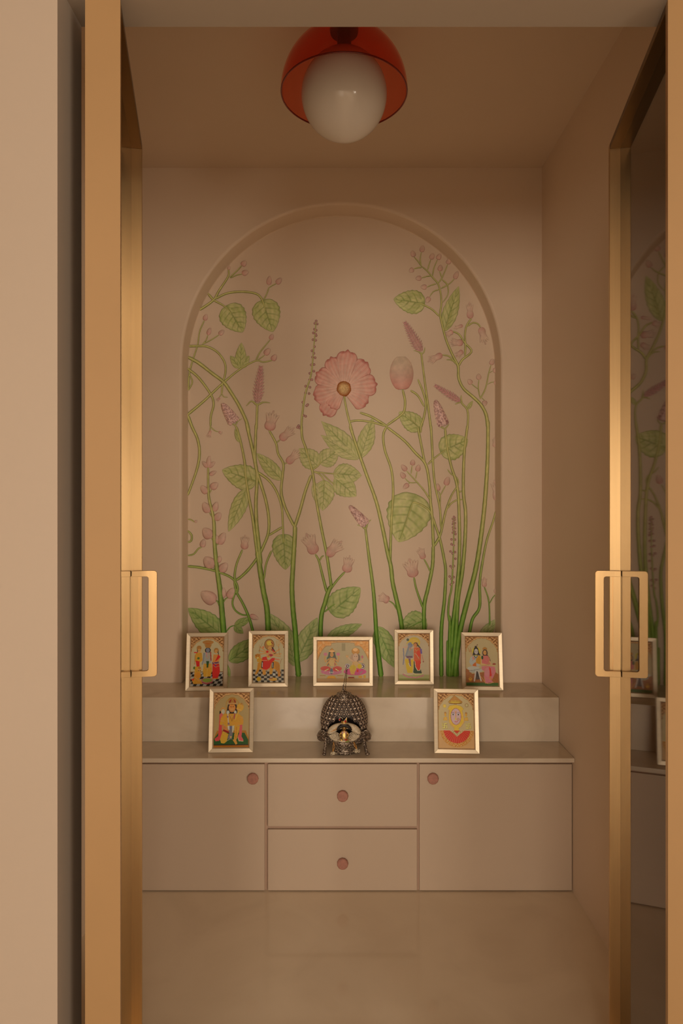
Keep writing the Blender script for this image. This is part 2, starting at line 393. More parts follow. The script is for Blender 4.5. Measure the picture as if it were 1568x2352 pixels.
# ---------------------------------------------------------------- painted plaster relief in the niche
# drawn on the plane of the niche back; sheet coordinates (sx, sy) are scaled so that 1568/2.805 units make a metre
mural = empty('plaster_relief_mural', (0, YN-0.002, ZS), 'painted plaster relief of green stems, leaves and pink flowers filling the arched niche', 'mural')
KM = YN/F
def mw(p, out=0.0):                # sheet point -> mural-local metres
    return ((p[0]-CX)*KM, -out, HC-(p[1]-CY)*KM-ZS)
ORG = {1: (420, 480, 4.126), 2: (780, 480, 4.126), 3: (420, 980, 4.055), 4: (780, 980, 4.055), 0: (0, 0, 1.0)}
def conv(q, p): o = ORG[q]; return (o[0]+p[0]/o[2], o[1]+p[1]/o[2])
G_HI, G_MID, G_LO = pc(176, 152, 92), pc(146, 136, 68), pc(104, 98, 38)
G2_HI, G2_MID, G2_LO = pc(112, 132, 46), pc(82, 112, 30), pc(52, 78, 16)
WP = WALL
def mixc(a, b, t): t = max(0, min(1, t)); return tuple(x*(1-t)+y*t for x, y in zip(a, b))
rng = np.random.default_rng(3)
def low(sy):                        # the painting is a fresher green towards its foot
    return max(0.0, min(1.0, (sy-1180)/260))
def stem(q, pts, w0, w1=None, parent=None, out=0.0, tip=True):
    w1 = w0 if w1 is None else w1
    P = [conv(q, p) for p in pts]; k = ORG[q][2]
    d = [0]
    for a, b in zip(P, P[1:]): d.append(d[-1]+math.dist(a, b))
    pts3 = [(p[0], p[1], (w0+(w1-w0)*t/d[-1])/k) for p, t in zip(P, d)]
    sp = spline(pts3, 5.0); n = 12; V, Fc, Cc = [], [], []
    jit = rng.normal(0, 1, len(sp)+1)
    for i, p in enumerate(sp):
        a = sp[max(0, i-1)]; b = sp[min(len(sp)-1, i+1)]
        t = np.array((b[0]-a[0], b[1]-a[1])); t = t/(np.linalg.norm(t)+1e-9); nn = np.array((-t[1], t[0]))
        w = p[2]*0.88*(1+0.025*jit[i]); ends = min(i, len(sp)-1-i)
        if tip and ends == 0: w *= 0.55
        g = low(p[1])
        hi, mi, lo_ = mixc(G_HI, G2_HI, g), mixc(G_MID, G2_MID, g), mixc(G_LO, G2_LO, g)
        for j in range(n+1):
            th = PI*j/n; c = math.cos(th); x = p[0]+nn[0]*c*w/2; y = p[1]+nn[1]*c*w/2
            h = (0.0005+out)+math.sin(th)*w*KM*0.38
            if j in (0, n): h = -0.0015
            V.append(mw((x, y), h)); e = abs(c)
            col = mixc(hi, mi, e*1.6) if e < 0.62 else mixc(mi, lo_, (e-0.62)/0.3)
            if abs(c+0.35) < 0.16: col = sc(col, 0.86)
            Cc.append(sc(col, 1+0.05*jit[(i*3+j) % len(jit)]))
    m_ = n+1
    for i in range(len(sp)-1):
        for j in range(n): Fc.append((i*m_+j, i*m_+j+1, (i+1)*m_+j+1, (i+1)*m_+j))
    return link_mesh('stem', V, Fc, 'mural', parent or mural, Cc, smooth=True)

def blade(name, base, tip, hw, wfun, cfun, hfun, nu=28, nv=16, bend=0.0, lobe=0.0, parent=None, asym=0.0, wav=0.0, out=0.0):
    """a domed leaf or petal between two sheet points; cfun(u, v) -> colour, hfun(u, v) -> relief in m"""
    B = np.array(base, float); T = np.array(tip, float); ax = T-B; Ln = np.linalg.norm(ax); ax /= Ln; nn = np.array((-ax[1], ax[0]))
    V, Fc, Cc = [], [], []
    for i in range(nu+1):
        u = i/nu
        for j in range(-1, nv+2):
            v = max(-1, min(1, -1+2*j/nv)); av = abs(v)
            w = hw*wfun(u)*(1+asym*v)
            if wav: w *= 1+wav*math.sin(u*46+v)*av
            p = B+ax*(u*Ln - lobe*Ln*av**1.3*(1-u)**2.2)+nn*(v*w+bend*Ln*math.sin(PI*u))
            h = hfun(u, v)+out
            if j in (-1, nv+1): h = -0.0015
            V.append(mw(p, h)); Cc.append(cfun(u, v))
    m_ = nv+3
    for i in range(nu):
        for j in range(m_-1): Fc.append((i*m_+j, i*m_+j+1, (i+1)*m_+j+1, (i+1)*m_+j))
    return link_mesh(name, V, Fc, 'mural', parent or mural, Cc, smooth=True)

def w_heart(u): return math.sin(PI*u**0.62)**0.72 if 0 < u < 1 else 0.0
def w_petal(u): return math.sin(PI*u**0.72)**0.58 if 0 < u < 1 else 0.0
def w_ovate(u): return math.sin(PI*u**0.75)**0.8 if 0 < u < 1 else 0.0
def w_lance(u): return math.sin(PI*u**0.85)**1.05 if 0 < u < 1 else 0.0
LEAFN = [0]
def leaf_shape(q, base, tip, hw, kind='ovate', nvein=5, bend=0.0, tone=0.0, fade=0.0, out=0.0, lobe=None):
    b, t = conv(q, base), conv(q, tip); hw = hw/ORG[q][2]
    LEAFN[0] += 1; r = random.Random(LEAFN[0]); ph = r.random(); cn = [r.uniform(0, 6.28) for _ in range(6)]
    wf = {'ovate': w_ovate, 'heart': w_heart, 'lance': w_lance}[kind]
    lb = lobe if lobe is not None else (0.16 if kind == 'heart' else 0.0)
    g = low((b[1]+t[1])/2)
    hi = mixc(pc(170, 150, 96), pc(148, 142, 80), g); mid = mixc(pc(144, 136, 72), pc(118, 128, 58), g); lo_ = mixc(pc(92, 98, 34), pc(62, 90, 24), g)
    hi, mid, lo_ = [sc(c, 1+tone) for c in (hi, mid, lo_)]
    def field(u, v):
        av = abs(v)
        s = u*nvein - 1.7*av**1.25*(1-0.45*u) + ph*0.3 + (0.3 if v > 0 else 0)
        f = abs((s % 1.0)-0.5)*2          # 1 on a side vein
        vein = min(1, max(0, (f-0.70)/0.22)) * (1-av)**0.5 * (1 if 0.05 < u < 0.93 else 0)
        midr = max(0, 1-av/(0.055+0.03*(1-u)))
        return max(vein*0.85, midr)
    def cf(u, v):
        f = field(u, v); mo = 0.5+0.22*math.sin(9*u+5*v+cn[0])+0.2*math.sin(17*v-11*u+cn[1])+0.12*math.sin(31*u+23*v+cn[2])
        c = mixc(mid, hi, mo); c = mixc(c, lo_, f*0.75); e = max(abs(v), abs(2*u-1)**4)
        if e > 0.86: c = mixc(c, lo_, (e-0.86)/0.14*0.6)
        if fade: c = mixc(c, WP, fade*(0.5+0.5*mo)*(1-f*0.6))
        return c
    def hf(u, v): return 0.0007+0.0028*(1-abs(v)**2.2)*math.sin(PI*min(1, max(0, u*0.9+0.07)))-0.0010*field(u, v)
    return blade('leaf', b, t, hw, wf, cf, hf, 64, 36, bend, lb, wav=0.03, out=out)

PK_B, PK_M, PK_T = pc(168, 104, 88), pc(178, 122, 100), pc(180, 136, 112)
PU_D, PU_M = pc(116, 66, 58), pc(150, 100, 86)
def petal(name, b, t, hw, parent=None, fade=0.5, base=PK_B, tipc=PK_T, bend=0.0, nu=14, nv=12, wf=None, out=0.0, pale=0.0, edge=0.35, lines=6):
    base = mixc(base, WP, pale); tipc = mixc(tipc, WP, pale)
    def cf(u, v):
        c = mixc(base, tipc, u); c = mixc(c, WP, fade*min(1, max(0, (u-0.22)/0.68))); c = mixc(c, WP, 0.22*(1-abs(v)))
        st = 0.5+0.5*math.cos(v*PI*lines); c = sc(c, 1-0.10*st*(0.4+u*0.6))
        if abs(v) > 0.8: c = mixc(c, mixc(base, PU_D, 0.4), edge*(abs(v)-0.8)/0.2)
        return c
    return blade(name, b, t, hw, wf or w_petal, cf, lambda u, v: 0.0006+hw*KM*0.35*(1-abs(v)**2)*math.sin(PI*min(1, 0.15+u*0.85))**0.7, nu, nv, bend, parent=parent, out=out)
def bud(q, base, tip, hw, pale=0.0):
    pale = pale+0.15
    b, t = conv(q, base), conv(q, tip); hw = hw/ORG[q][2]
    o = petal('bud', b, t, hw, fade=0.35, nu=10, nv=8, pale=pale)
    if hw > 4.5:
        d = np.array(t)-np.array(b); n = np.array((-d[1], d[0]))*0.12
        petal('petal', tuple(np.array(b)+n*0.2), tuple(np.array(t)+n*0.7), hw*0.42, parent=o, fade=0.3, nu=8, nv=6, out=0.001, pale=pale)
    return o
def tulip(q, base, tip, hw, n=4, open_=0.3, fade=0.75, pale=0.0, wisps=3):
    pale = pale+0.10; fade = min(1.0, fade+0.2); n = n+1; open_ *= 0.55
    b, t = np.array(conv(q, base)), np.array(conv(q, tip)); hw = hw/ORG[q][2]
    d = t-b; L = np.linalg.norm(d); ang0 = math.atan2(d[1], d[0])
    head = petal('flower_head', tuple(b), tuple(b+d*0.66), hw*0.80, fade=fade*0.7, pale=pale)
    for k in range(n):
        s = (k-(n-1)/2)/max(1, (n-1)/2) if n > 1 else 0
        a = ang0+s*open_; ln = L*(1-0.10*abs(s)); nrm = np.array((-math.sin(ang0), math.cos(ang0)))
        bb = b+nrm*s*hw*0.22; tt = bb+ln*np.array((math.cos(a), math.sin(a)))+nrm*s*hw*0.3
        petal('petal', tuple(bb), tuple(tt), hw*0.33, parent=head, fade=fade, bend=-0.09*s, nu=12, nv=6, out=0.0008*(1.5-abs(s)), pale=pale, edge=0.6, lines=3)
    for k in range(wisps):
        s = (k-(wisps-1)/2)*0.7; a = ang0+s*open_*0.9; st = b+d*0.75; en = st+np.array((math.cos(a), math.sin(a)))*L*0.32
        petal('petal', tuple(st), tuple(en), 1.0, parent=head, fade=0.6, nu=6, nv=4, out=0.0005, pale=pale)
    return head
def spike(q, base, tip, hw, rows=9):
    """ear of chevron petals, one part"""
    b, t = np.array(conv(q, base)), np.array(conv(q, tip)); hw = hw/ORG[q][2]; d = t-b; L = np.linalg.norm(d); ax = d/L; nn = np.array((-ax[1], ax[0]))
    V, Fc, Cc = [], [], []
    def lozenge(p, e, w, h, c1, c2):
        p, e = np.array(p), np.array(e); dd = e-p; l = np.linalg.norm(dd); dd /= l; m2_ = np.array((-dd[1], dd[0])); i0 = len(V)
        for u, ww in ((0, 0.3), (0.3, 1), (0.65, 0.8), (1, 0.1)):
            for v in (-1, 0, 1):
                V.append(mw(p+dd*l*u+m2_*v*w*ww, h if v == 0 else 0.0018)); Cc.append(c1 if v == 0 else c2)
        for a in range(3):
            for c in range(2): Fc.append((i0+a*3+c, i0+a*3+c+1, i0+(a+1)*3+c+1, i0+(a+1)*3+c))
    bc = mixc(PU_M, WP, 0.4)
    body = blade('flower_spike', tuple(b), tuple(t), hw*0.6, lambda u: (1-u)**0.45*min(1, 0.55+u*3), lambda u, v: bc, lambda u, v: 0.0022*(1-v*v)+0.0004, 10, 6)
    for r in range(rows):
        u = (r+0.2)/rows; p = b+d*u*0.96; w = hw*(1-u)**0.5*min(1, 0.6+2.2*u)
        for s in (-1, 1):
            lozenge(p+nn*s*w*0.08, p+ax*L/rows*1.3+nn*s*w, L/rows*0.27, 0.0048, pc(196, 142, 124), pc(138, 84, 72))
        lozenge(p+ax*1, p+ax*L/rows*1.0, L/rows*0.22, 0.0055, pc(180, 124, 108), PU_M)
    link_mesh('petal', V, Fc, 'mural', body, Cc, kind='stuff')
    return body
def catkin(q, base, tip, hw):
    b, t = np.array(conv(q, base)), np.array(conv(q, tip)); hwp = hw/ORG[q][2]
    rr = random.Random(int(base[0]))
    spots = [(rr.random(), rr.uniform(-1, 1)) for _ in range(170)]
    def cf(u, v):
        m_ = min((u*3.0-a*3.0)**2+(v-c)**2 for a, c in spots); return mixc(PU_D, pc(190, 146, 124), min(1, m_/0.0075))
    def hf(u, v):
        m_ = min((u*3.0-a*3.0)**2+(v-c)**2 for a, c in spots); return 0.0006+hwp*KM*0.5*(1-abs(v)**2)+0.0008*min(1, m_/0.0075)
    return blade('flower_spike', tuple(b), tuple(t), hwp, lambda u: (1-u)**0.38*min(1, 0.75+u*3), cf, hf, 40, 22)
def bead(sx, sy, r=3.6, pale=0.0):
    r *= 0.9; pale = pale+0.15
    V, Fc, Cc = [], [], []; n = 10
    V.append(mw((sx, sy), r*KM*0.7)); Cc.append(mixc(pc(170, 124, 108), WP, pale))
    for k, (rr_, hh) in enumerate(((0.55, 0.62), (1.0, -0.2))):
        for i in range(n):
            a = 2*PI*i/n; V.append(mw((sx+r*rr_*math.cos(a), sy+r*rr_*math.sin(a)), max(-0.001, r*KM*hh*0.7))); Cc.append(mixc(pc(150, 96, 84) if k == 0 else PU_D, WP, pale))
    for i in range(n):
        j = (i+1) % n; Fc.append((0, 1+i, 1+j)); Fc.append((1+i, 1+n+i, 1+n+j, 1+j))
    return link_mesh('bud', V, Fc, 'mural', mural, Cc, smooth=True)

# --- behind: large leaves
L_ = leaf_shape
L_(1, (435, 950), (567, 1168), 128, 'heart', 5); L_(1, (765, 905), (852, 1165), 132, 'heart', 5)
L_(1, (543, 1515), (555, 1268), 52, 'ovate', 5); L_(1, (540, 1510), (448, 1392), 38, 'ovate', 3); L_(1, (548, 1505), (628, 1392), 40, 'ovate', 3)
L_(2, (765, 893), (510, 856), 112, 'heart', 4); L_(2, (990, 1150), (1125, 735), 72, 'ovate', 6, lobe=0.02)
L_(2, (742, 2062), (560, 1925), 90, 'heart', 4); L_(2, (1205, 1900), (1260, 1818), 20, 'ovate', 3)
L_(3, (672, 505), (366, 405), 118, 'heart', 5, lobe=0.05); L_(3, (918, 495), (688, 248), 66, 'ovate', 6); L_(3, (592, 578), (425, 978), 72, 'ovate', 7)
L_(3, (938, 1045), (955, 1332), 112, 'heart', 5, tone=-0.1); L_(3, (372, 1945), (48, 1690), 105, 'ovate', 6, tone=-0.05)
L_(3, (524, 145), (484, 22), 22, 'ovate', 3)
L_(3, (482, 1852), (640, 1780), 38, 'ovate', 4, tone=-0.1); L_(3, (480, 1855), (562, 1925), 36, 'ovate', 3, tone=-0.1)
L_(3, (1045, 2120), (808, 1740), 92, 'ovate', 7, fade=0.25); L_(3, (1060, 2190), (1252, 1778), 96, 'ovate', 7, fade=0.22)
L_(3, (1050, 2230), (960, 1900), 70, 'ovate', 6, fade=0.2)
L_(0, (526, 1518), (598, 1466), 21, 'ovate', 4)
L_(0, (523, 1528), (528, 1560), 4, 'lance', 3)
# central cluster
L_(3, (1262, 372), (1080, 205), 92, 'ovate', 5, fade=0.12); L_(3, (1275, 345), (1452, 215), 88, 'ovate', 5, fade=0.15)
L_(0, (824, 1054), (737, 967), 22, 'lance', 8, fade=0.12); L_(0, (822, 1056), (736, 999), 18, 'lance', 8, fade=0.15); L_(0, (827, 1055), (857, 957), 19, 'lance', 8, fade=0.1)
L_(0, (765, 1088), (830, 1092), 25, 'ovate', 5, fade=0.1); L_(0, (768, 1098), (818, 1140), 25, 'ovate', 5, fade=0.1)
L_(3, (1318, 512), (1300, 782), 100, 'ovate', 5, fade=0.12, lobe=0.05); L_(3, (1225, 520), (1262, 740), 42, 'ovate', 4, fade=0.3)
L_(0, (768, 1400), (827, 1350), 32, 'heart', 4, fade=0.08)
# right side
L_(4, (672, 712), (548, 1075), 205, 'heart', 5, fade=0.05, lobe=0.24, tone=0.03); L_(4, (985, 215), (1192, 118), 122, 'heart', 4, tone=0.03, lobe=0.24)
L_(4, (808, 1795), (560, 1870), 112, 'ovate', 4, fade=0.1); L_(4, (800, 1800), (600, 1960), 90, 'ovate', 4)
L_(4, (345, 1862), (520, 2250), 92, 'ovate', 7, fade=0.08); L_(4, (-120, 1975), (206, 1838), 62, 'ovate', 6, fade=0.12)
L_(4, (1300, 1990), (1462, 1790), 52, 'ovate', 4, fade=0.35); L_(4, (1340, 1980), (1440, 1920), 30, 'ovate', 4, fade=0.3)
L_(4, (300, 2080), (250, 2150), 22, 'ovate', 3)

# --- stems, far ones first
st = stem
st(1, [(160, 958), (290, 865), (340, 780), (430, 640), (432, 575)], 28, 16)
st(1, [(445, 650), (525, 575), (560, 535)], 13, 10); st(1, [(450, 655), (510, 628), (560, 618)], 12, 9)
st(1, [(238, 803), (290, 865)], 26); st(1, [(300, 855), (420, 800), (560, 785), (690, 803), (745, 850), (772, 920)], 22)
st(1, [(772, 920), (785, 990), (800, 1060)], 14, 8); st(1, [(290, 865), (390, 920), (445, 975), (480, 1030)], 22, 9)
st(1, [(760, 872), (795, 805), (815, 745)], 14, 10); st(1, [(815, 748), (850, 725), (885, 708)], 10, 8)
st(1, [(205, 1055), (160, 1160), (140, 1290), (95, 1430), (62, 1560), (52, 1720)], 10, 18)
st(1, [(60, 1560), (90, 1640), (55, 1715)], 14)
st(1, [(45, 1302), (140, 1300), (230, 1305), (330, 1360), (398, 1460), (402, 1560), (378, 1650), (368, 1755)], 26, 16)
st(1, [(368, 1745), (385, 1780), (425, 1785)], 12, 7); st(1, [(368, 1750), (335, 1800)], 9, 5)
st(1, [(180, 1290), (220, 1245), (237, 1195)], 12, 9); st(1, [(190, 1280), (270, 1240), (342, 1193)], 12, 9)
st(1, [(45, 1512), (150, 1600), (260, 1750), (292, 1850), (266, 1960), (262, 2065)], 28, 20)
st(1, [(262, 2060), (300, 2100), (340, 2112)], 12, 8); st(1, [(262, 2060), (255, 2110)], 12, 8)
st(1, [(45, 1950), (200, 1820), (370, 1660), (540, 1520), (690, 1440), (760, 1452), (845, 1436)], 28, 13)
st(1, [(690, 1440), (730, 1360), (785, 1290), (828, 1240)], 16, 9); st(1, [(705, 1435), (740, 1412), (775, 1385)], 10, 8)
st(3, [(45, 640), (130, 400), (155, 250), (138, 120), (85, 0), (45, -110)], 22, 30)
st(1, [(45, 1402), (150, 1460), (280, 1560), (385, 1640), (450, 1730), (530, 1860), (600, 2010), (628, 2120)], 36, 34)
st(3, [(590, -40), (650, 220), (685, 400), (722, 520), (775, 700), (800, 860), (795, 990), (755, 1100), (700, 1210), (620, 1320), (545, 1395), (495, 1430)], 34, 28)
st(3, [(500, 0), (540, 150), (575, 330), (588, 480), (615, 660), (650, 850), (680, 1080), (705, 1280)], 22, 36)
st(1, [(495, 2045), (520, 2110), (530, 2150)], 18, 22)
st(1, [(705, 1845), (700, 1990), (695, 2100)], 24, 26)
st(3, [(682, -30), (675, 150), (672, 300), (692, 470), (680, 700), (686, 900), (705, 1080), (725, 1290)], 27, 42)
st(3, [(700, 425), (800, 500), (870, 600), (918, 740), (930, 900), (935, 1030), (942, 1080)], 28, 18)
st(3, [(925, 935), (860, 975), (800, 1012)], 24)
st(3, [(695, 1160), (722, 1350), (750, 1530), (785, 1720), (798, 2050)], 52, 60)
st(3, [(690, 1180), (715, 1380), (745, 1560)], 22, 10, out=0.003)
st(3, [(825, 1155), (775, 1280), (755, 1420)], 22, 18)
st(3, [(668, 515), (600, 480), (560, 460)], 14, 6, out=0.003)
st(3, [(800, 30), (850, 120), (872, 170), (885, 250), (935, 345), (928, 450), (915, 600), (940, 720), (985, 830), (1040, 935)], 22, 32)
st(3, [(872, 150), (905, 122)], 14); st(3, [(935, 345), (972, 338)], 14)
st(1, [(1262, 1060), (1240, 1300), (1215, 1560), (1160, 1750), (1130, 1950), (1120, 2120)], 9, 24)
st(3, [(1104, -20), (1110, 100), (1140, 190), (1182, 330), (1212, 450), (1240, 680), (1290, 950), (1340, 1200), (1382, 1490)], 25, 32)
st(3, [(1042, 925), (1042, 1000), (1022, 1350), (1015, 1500), (1025, 1700), (1045, 1900), (1060, 2130), (1078, 2330)], 44, 60)
st(3, [(1195, 450), (1140, 600), (1090, 780), (1040, 935)], 30, 34)
st(3, [(1382, 1480), (1352, 1540), (1322, 1640), (1287, 1780), (1280, 2050)], 46, 48)
st(3, [(1340, 1545), (1300, 1390), (1265, 1250), (1232, 1188)], 32, 20); st(3, [(1270, 1252), (1290, 1215), (1312, 1200)], 18, 14)
st(3, [(1360, 1530), (1440, 1425), (1508, 1352)], 26, 20); st(3, [(1320, 1725), (1400, 1660), (1470, 1630)], 18, 10)
st(3, [(1210, 418), (1300, 430), (1410, 440), (1560, 455)], 18, 9); st(3, [(1212, 415), (1280, 450), (1318, 525), (1310, 640)], 18, 9)
st(3, [(1300, 440), (1350, 490), (1410, 540), (1480, 600)], 16, 8); st(3, [(1208, 402), (1270, 350), (1300, 285)], 20, 10)
st(3, [(235, 380), (240, 640), (275, 800), (290, 900), (295, 1080), (315, 1300), (350, 1560), (385, 1980)], 18, 64)
st(3, [(345, 1685), (325, 1630), (300, 1612)], 16, 12); st(3, [(370, 1650), (395, 1605), (425, 1590)], 16, 10)
for a, b in (((288, 860), (245, 800)), ((292, 1070), (262, 1035)), ((305, 1110), (330, 1090)), ((318, 1350), (285, 1310)), ((245, 640), (215, 605)), ((248, 620), (270, 580))):
    st(3, [a, b], 13, 9)
st(3, [(45, 1300), (150, 1310), (290, 1340), (430, 1393), (490, 1445), (512, 1510), (498, 1565)], 28, 22)
st(3, [(492, 1440), (482, 1390), (500, 1280), (555, 1145)], 24, 18)
st(3, [(508, 1500), (475, 1580), (462, 1650), (490, 1712), (550, 1750), (625, 1758)], 20, 16)
st(3, [(478, 1440), (500, 1540), (560, 1650), (620, 1790), (665, 1960)], 22, 30)
st(3, [(405, 1910), (440, 1865), (482, 1850)], 14, 10)
st(3, [(45, 862), (80, 868), (110, 892)], 16, 9); st(3, [(45, 968), (82, 1010), (78, 1062), (45, 1078)], 20)
st(3, [(45, 1200), (100, 1188), (145, 1135), (178, 1122)], 18, 13)
st(0, [(520, 1520), (524, 1534), (527, 1556)], 3, 4)
# right side
st(2, [(780, 548), (830, 590), (880, 650), (930, 710), (955, 800), (962, 900), (950, 1000), (970, 1100), (1010, 1250), (1075, 1400), (1120, 1490), (1125, 1600), (1170, 1700), (1260, 1780), (1335, 1855), (1385, 1950), (1402, 2080)], 13, 36)
for a in ([(780, 550), (735, 490), (703, 455)], [(772, 545), (762, 480), (772, 410)], [(775, 555), (740, 558), (700, 570)], [(832, 580), (845, 530), (862, 480)],
          [(878, 640), (892, 560), (925, 480)], [(865, 635), (820, 640), (775, 656)], [(930, 705), (970, 650), (1022, 525)], [(966, 650), (945, 590)],
          [(915, 710), (870, 722), (825, 742)], [(958, 755), (1040, 708), (1085, 663)], [(945, 762), (885, 785), (850, 835)], [(970, 670), (1018, 720), (1024, 810), (972, 890)]):
    st(2, a, 14, 9)
st(2, [(758, 893), (870, 950), (945, 1020)], 18, 16); st(2, [(990, 1150), (1030, 1060), (1065, 960)], 14, 7, out=0.003)
st(2, [(1245, 1040), (1200, 1110), (1185, 1200), (1190, 1300), (1185, 1395)], 18, 20); st(2, [(1205, 1112), (1265, 1078), (1310, 1092), (1333, 1125)], 18, 13)
st(2, [(1070, 1160), (1130, 1190), (1180, 1265), (1245, 1335), (1230, 1375), (1160, 1430), (1122, 1495)], 16, 24)
st(2, [(972, 1383), (1040, 1400), (1105, 1475)], 14, 16); st(2, [(1010, 1430), (1050, 1430), (1085, 1450)], 10, 12)
st(2, [(770, 1360), (800, 1600), (840, 1900), (868, 2120)], 18, 26); st(4, [(848, -20), (860, 200), (880, 500), (930, 750), (942, 940)], 25, 22)
st(2, [(595, 1712), (618, 1820), (608, 1920), (560, 1970), (445, 2052)], 24, 26)
st(2, [(740, 1615), (790, 1740), (815, 1850), (795, 1980), (768, 2060), (768, 2120)], 18, 26); st(2, [(670, 1720), (740, 1770), (800, 1875)], 22, 18)
st(4, [(725, 0), (760, 180), (792, 345)], 26, 24); st(2, [(742, 2062), (700, 2020), (640, 1965)], 14, 7, out=0.003)
st(2, [(1150, 1780), (1155, 1840), (1200, 1890), (1215, 1960), (1208, 2100)], 16, 22)
st(4, [(1190, -20), (1158, 250), (1150, 600), (1170, 800), (1165, 1050), (1140, 1350), (1100, 1600), (1085, 1850), (1065, 2080), (1035, 2330)], 26, 50)
st(4, [(980, 20), (1000, 200), (1040, 380), (1080, 500), (1100, 620), (1110, 800), (1115, 1050), (1108, 1300), (1080, 1600), (1052, 1850), (1040, 2060)], 24, 44)
st(2, [(1330, 1800), (1380, 1700), (1410, 1560), (1432, 1480)], 15, 9); st(2, [(1330, 1795), (1312, 1700), (1318, 1620)], 13, 9)
st(2, [(1308, 1705), (1280, 1685), (1250, 1660)], 10, 8); st(2, [(1398, 1665), (1430, 1645), (1460, 1640)], 9, 7); st(2, [(1415, 1555), (1450, 1535)], 8, 6); st(2, [(1345, 1790), (1372, 1815)], 9, 7)
st(4, [(1380, -60), (1375, 300), (1350, 700), (1310, 1050), (1260, 1350), (1180, 1650), (1120, 1900), (1085, 2150), (1072, 2330)], 34, 60)
st(2, [(190, 1930), (290, 1965), (370, 2010), (452, 2062)], 24, 26); st(2, [(90, 2015), (180, 2005), (300, 2020), (435, 2058)], 22, 22)
st(4, [(435, 0), (405, 80), (420, 220), (480, 400), (497, 600), (482, 850), (472, 1120), (470, 1260)], 24, 28)
st(4, [(440, 5), (600, 130), (700, 240), (795, 345), (830, 500), (845, 700), (860, 850), (872, 1120)], 26, 32)
st(2, [(38, 1760), (70, 1930), (110, 2080), (125, 2140)], 18, 26); st(4, [(92, -10), (180, 250), (250, 450), (340, 700), (400, 950), (440, 1150), (475, 1300), (492, 1450), (525, 1600), (565, 1780), (590, 1990)], 28, 50)
st(4, [(238, 940), (270, 1200), (310, 1500), (330, 1750), (342, 1950), (370, 2200), (385, 2330)], 24, 56)
st(4, [(672, 715), (700, 705), (780, 740), (845, 800), (900, 950), (935, 1060), (970, 1230), (985, 1350), (975, 1600), (945, 1900), (945, 2330)], 20, 46)
st(4, [(870, 1105), (862, 1300), (822, 1500), (785, 1680), (785, 2000)], 34, 46)
st(4, [(872, 1120), (930, 1020), (960, 900), (988, 780), (1040, 640), (1098, 545), (1092, 480), (1035, 440), (1003, 398)], 30, 12)
st(4, [(1100, 678), (1040, 712), (1000, 765)], 16, 18); st(4, [(1142, 678), (1105, 682)], 16); st(4, [(1135, 600), (1098, 612)], 18); st(4, [(970, 1270), (992, 1280)], 22, 14)
st(4, [(820, 352), (870, 302), (980, 220), (1060, 185)], 20, 9)
st(4, [(845, 690), (785, 595), (712, 510), (622, 412)], 18, 10); st(4, [(665, 438), (672, 362)], 13, 9); st(4, [(706, 485), (720, 418)], 12, 9)
st(4, [(712, 522), (650, 520), (607, 480)], 12, 9); st(4, [(655, 522), (640, 532)], 10, 8)
st(4, [(942, 935), (932, 760), (936, 640), (915, 598)], 20, 10); st(4, [(938, 640), (962, 590), (985, 550)], 12, 10)
st(4, [(690, 1400), (712, 1510), (775, 1690)], 18, 26); st(4, [(782, 1230), (815, 1290), (848, 1360)], 14, 18); st(4, [(458, 1622), (500, 1650), (532, 1705)], 12, 16)
st(4, [(1060, 850), (1060, 1100), (1042, 1480), (1020, 1600), (1010, 1750), (1040, 1880), (1090, 2000)], 9, 26)
st(4, [(1472, 700), (1430, 870), (1370, 1050), (1330, 1250), (1302, 1450), (1300, 1680), (1232, 1800), (1195, 2000)], 16, 36)
st(4, [(1345, 1490), (1388, 1640), (1397, 1960)], 13, 18); st(4, [(1395, 1645), (1425, 1590), (1462, 1550)], 11, 7)
st(4, [(1025, 1760), (1022, 2040), (1022, 2330)], 24, 62); st(4, [(1060, 1900), (1085, 2100), (1090, 2330)], 26, 46); st(4, [(1000, 1990), (1005, 2330)], 20, 36)
st(4, [(672, 720), (630, 850), (565, 1040)], 13, 6, out=0.003); st(4, [(800, 1795), (720, 1830), (640, 1870)], 13, 6, out=0.003)

# --- flowers and buds
bud(1, (432, 580), (440, 535), 14, 0.3); bud(1, (558, 540), (600, 495), 26, 0.1); bud(1, (560, 618), (622, 592), 26, 0.1)
bud(1, (812, 722), (822, 635), 25, 0.1); bud(1, (885, 712), (935, 655), 25, 0.1); bud(1, (205, 1058), (225, 995), 22); bud(1, (236, 1195), (262, 1125), 20); bud(1, (342, 1195), (390, 1148), 22, 0.2)
bud(1, (828, 1240), (852, 1185), 22); bud(1, (775, 1385), (825, 1320), 28, 0.1); bud(1, (845, 1438), (885, 1380), 27)
tulip(1, (262, 2100), (240, 2170), 16, 3, 0.5, wisps=0); tulip(1, (340, 2112), (375, 2130), 14, 3, 0.5, wisps=0); tulip(1, (352, 1790), (315, 1820), 12, 2, 0.5, wisps=0)
spike(1, (705, 1835), (740, 1488), 64, 11)
for a in ([(702, 1862), (650, 1822), (600, 1868)], [(706, 1862), (760, 1832), (828, 1838)]): st(1, a, 22, 8)
catkin(1, (492, 2030), (375, 1845), 62)
for a in ([(498, 2055), (460, 2032), (422, 2042)], [(500, 2050), (520, 2010), (560, 1988)]): st(1, a, 16, 7)
tulip(1, (815, 2100), (858, 1920), 66, 4, 0.32, 0.9); tulip(3, (905, 122), (1030, 15), 48, 4, 0.3, 0.8); tulip(3, (968, 340), (1090, 225), 46, 4, 0.3, 0.8)
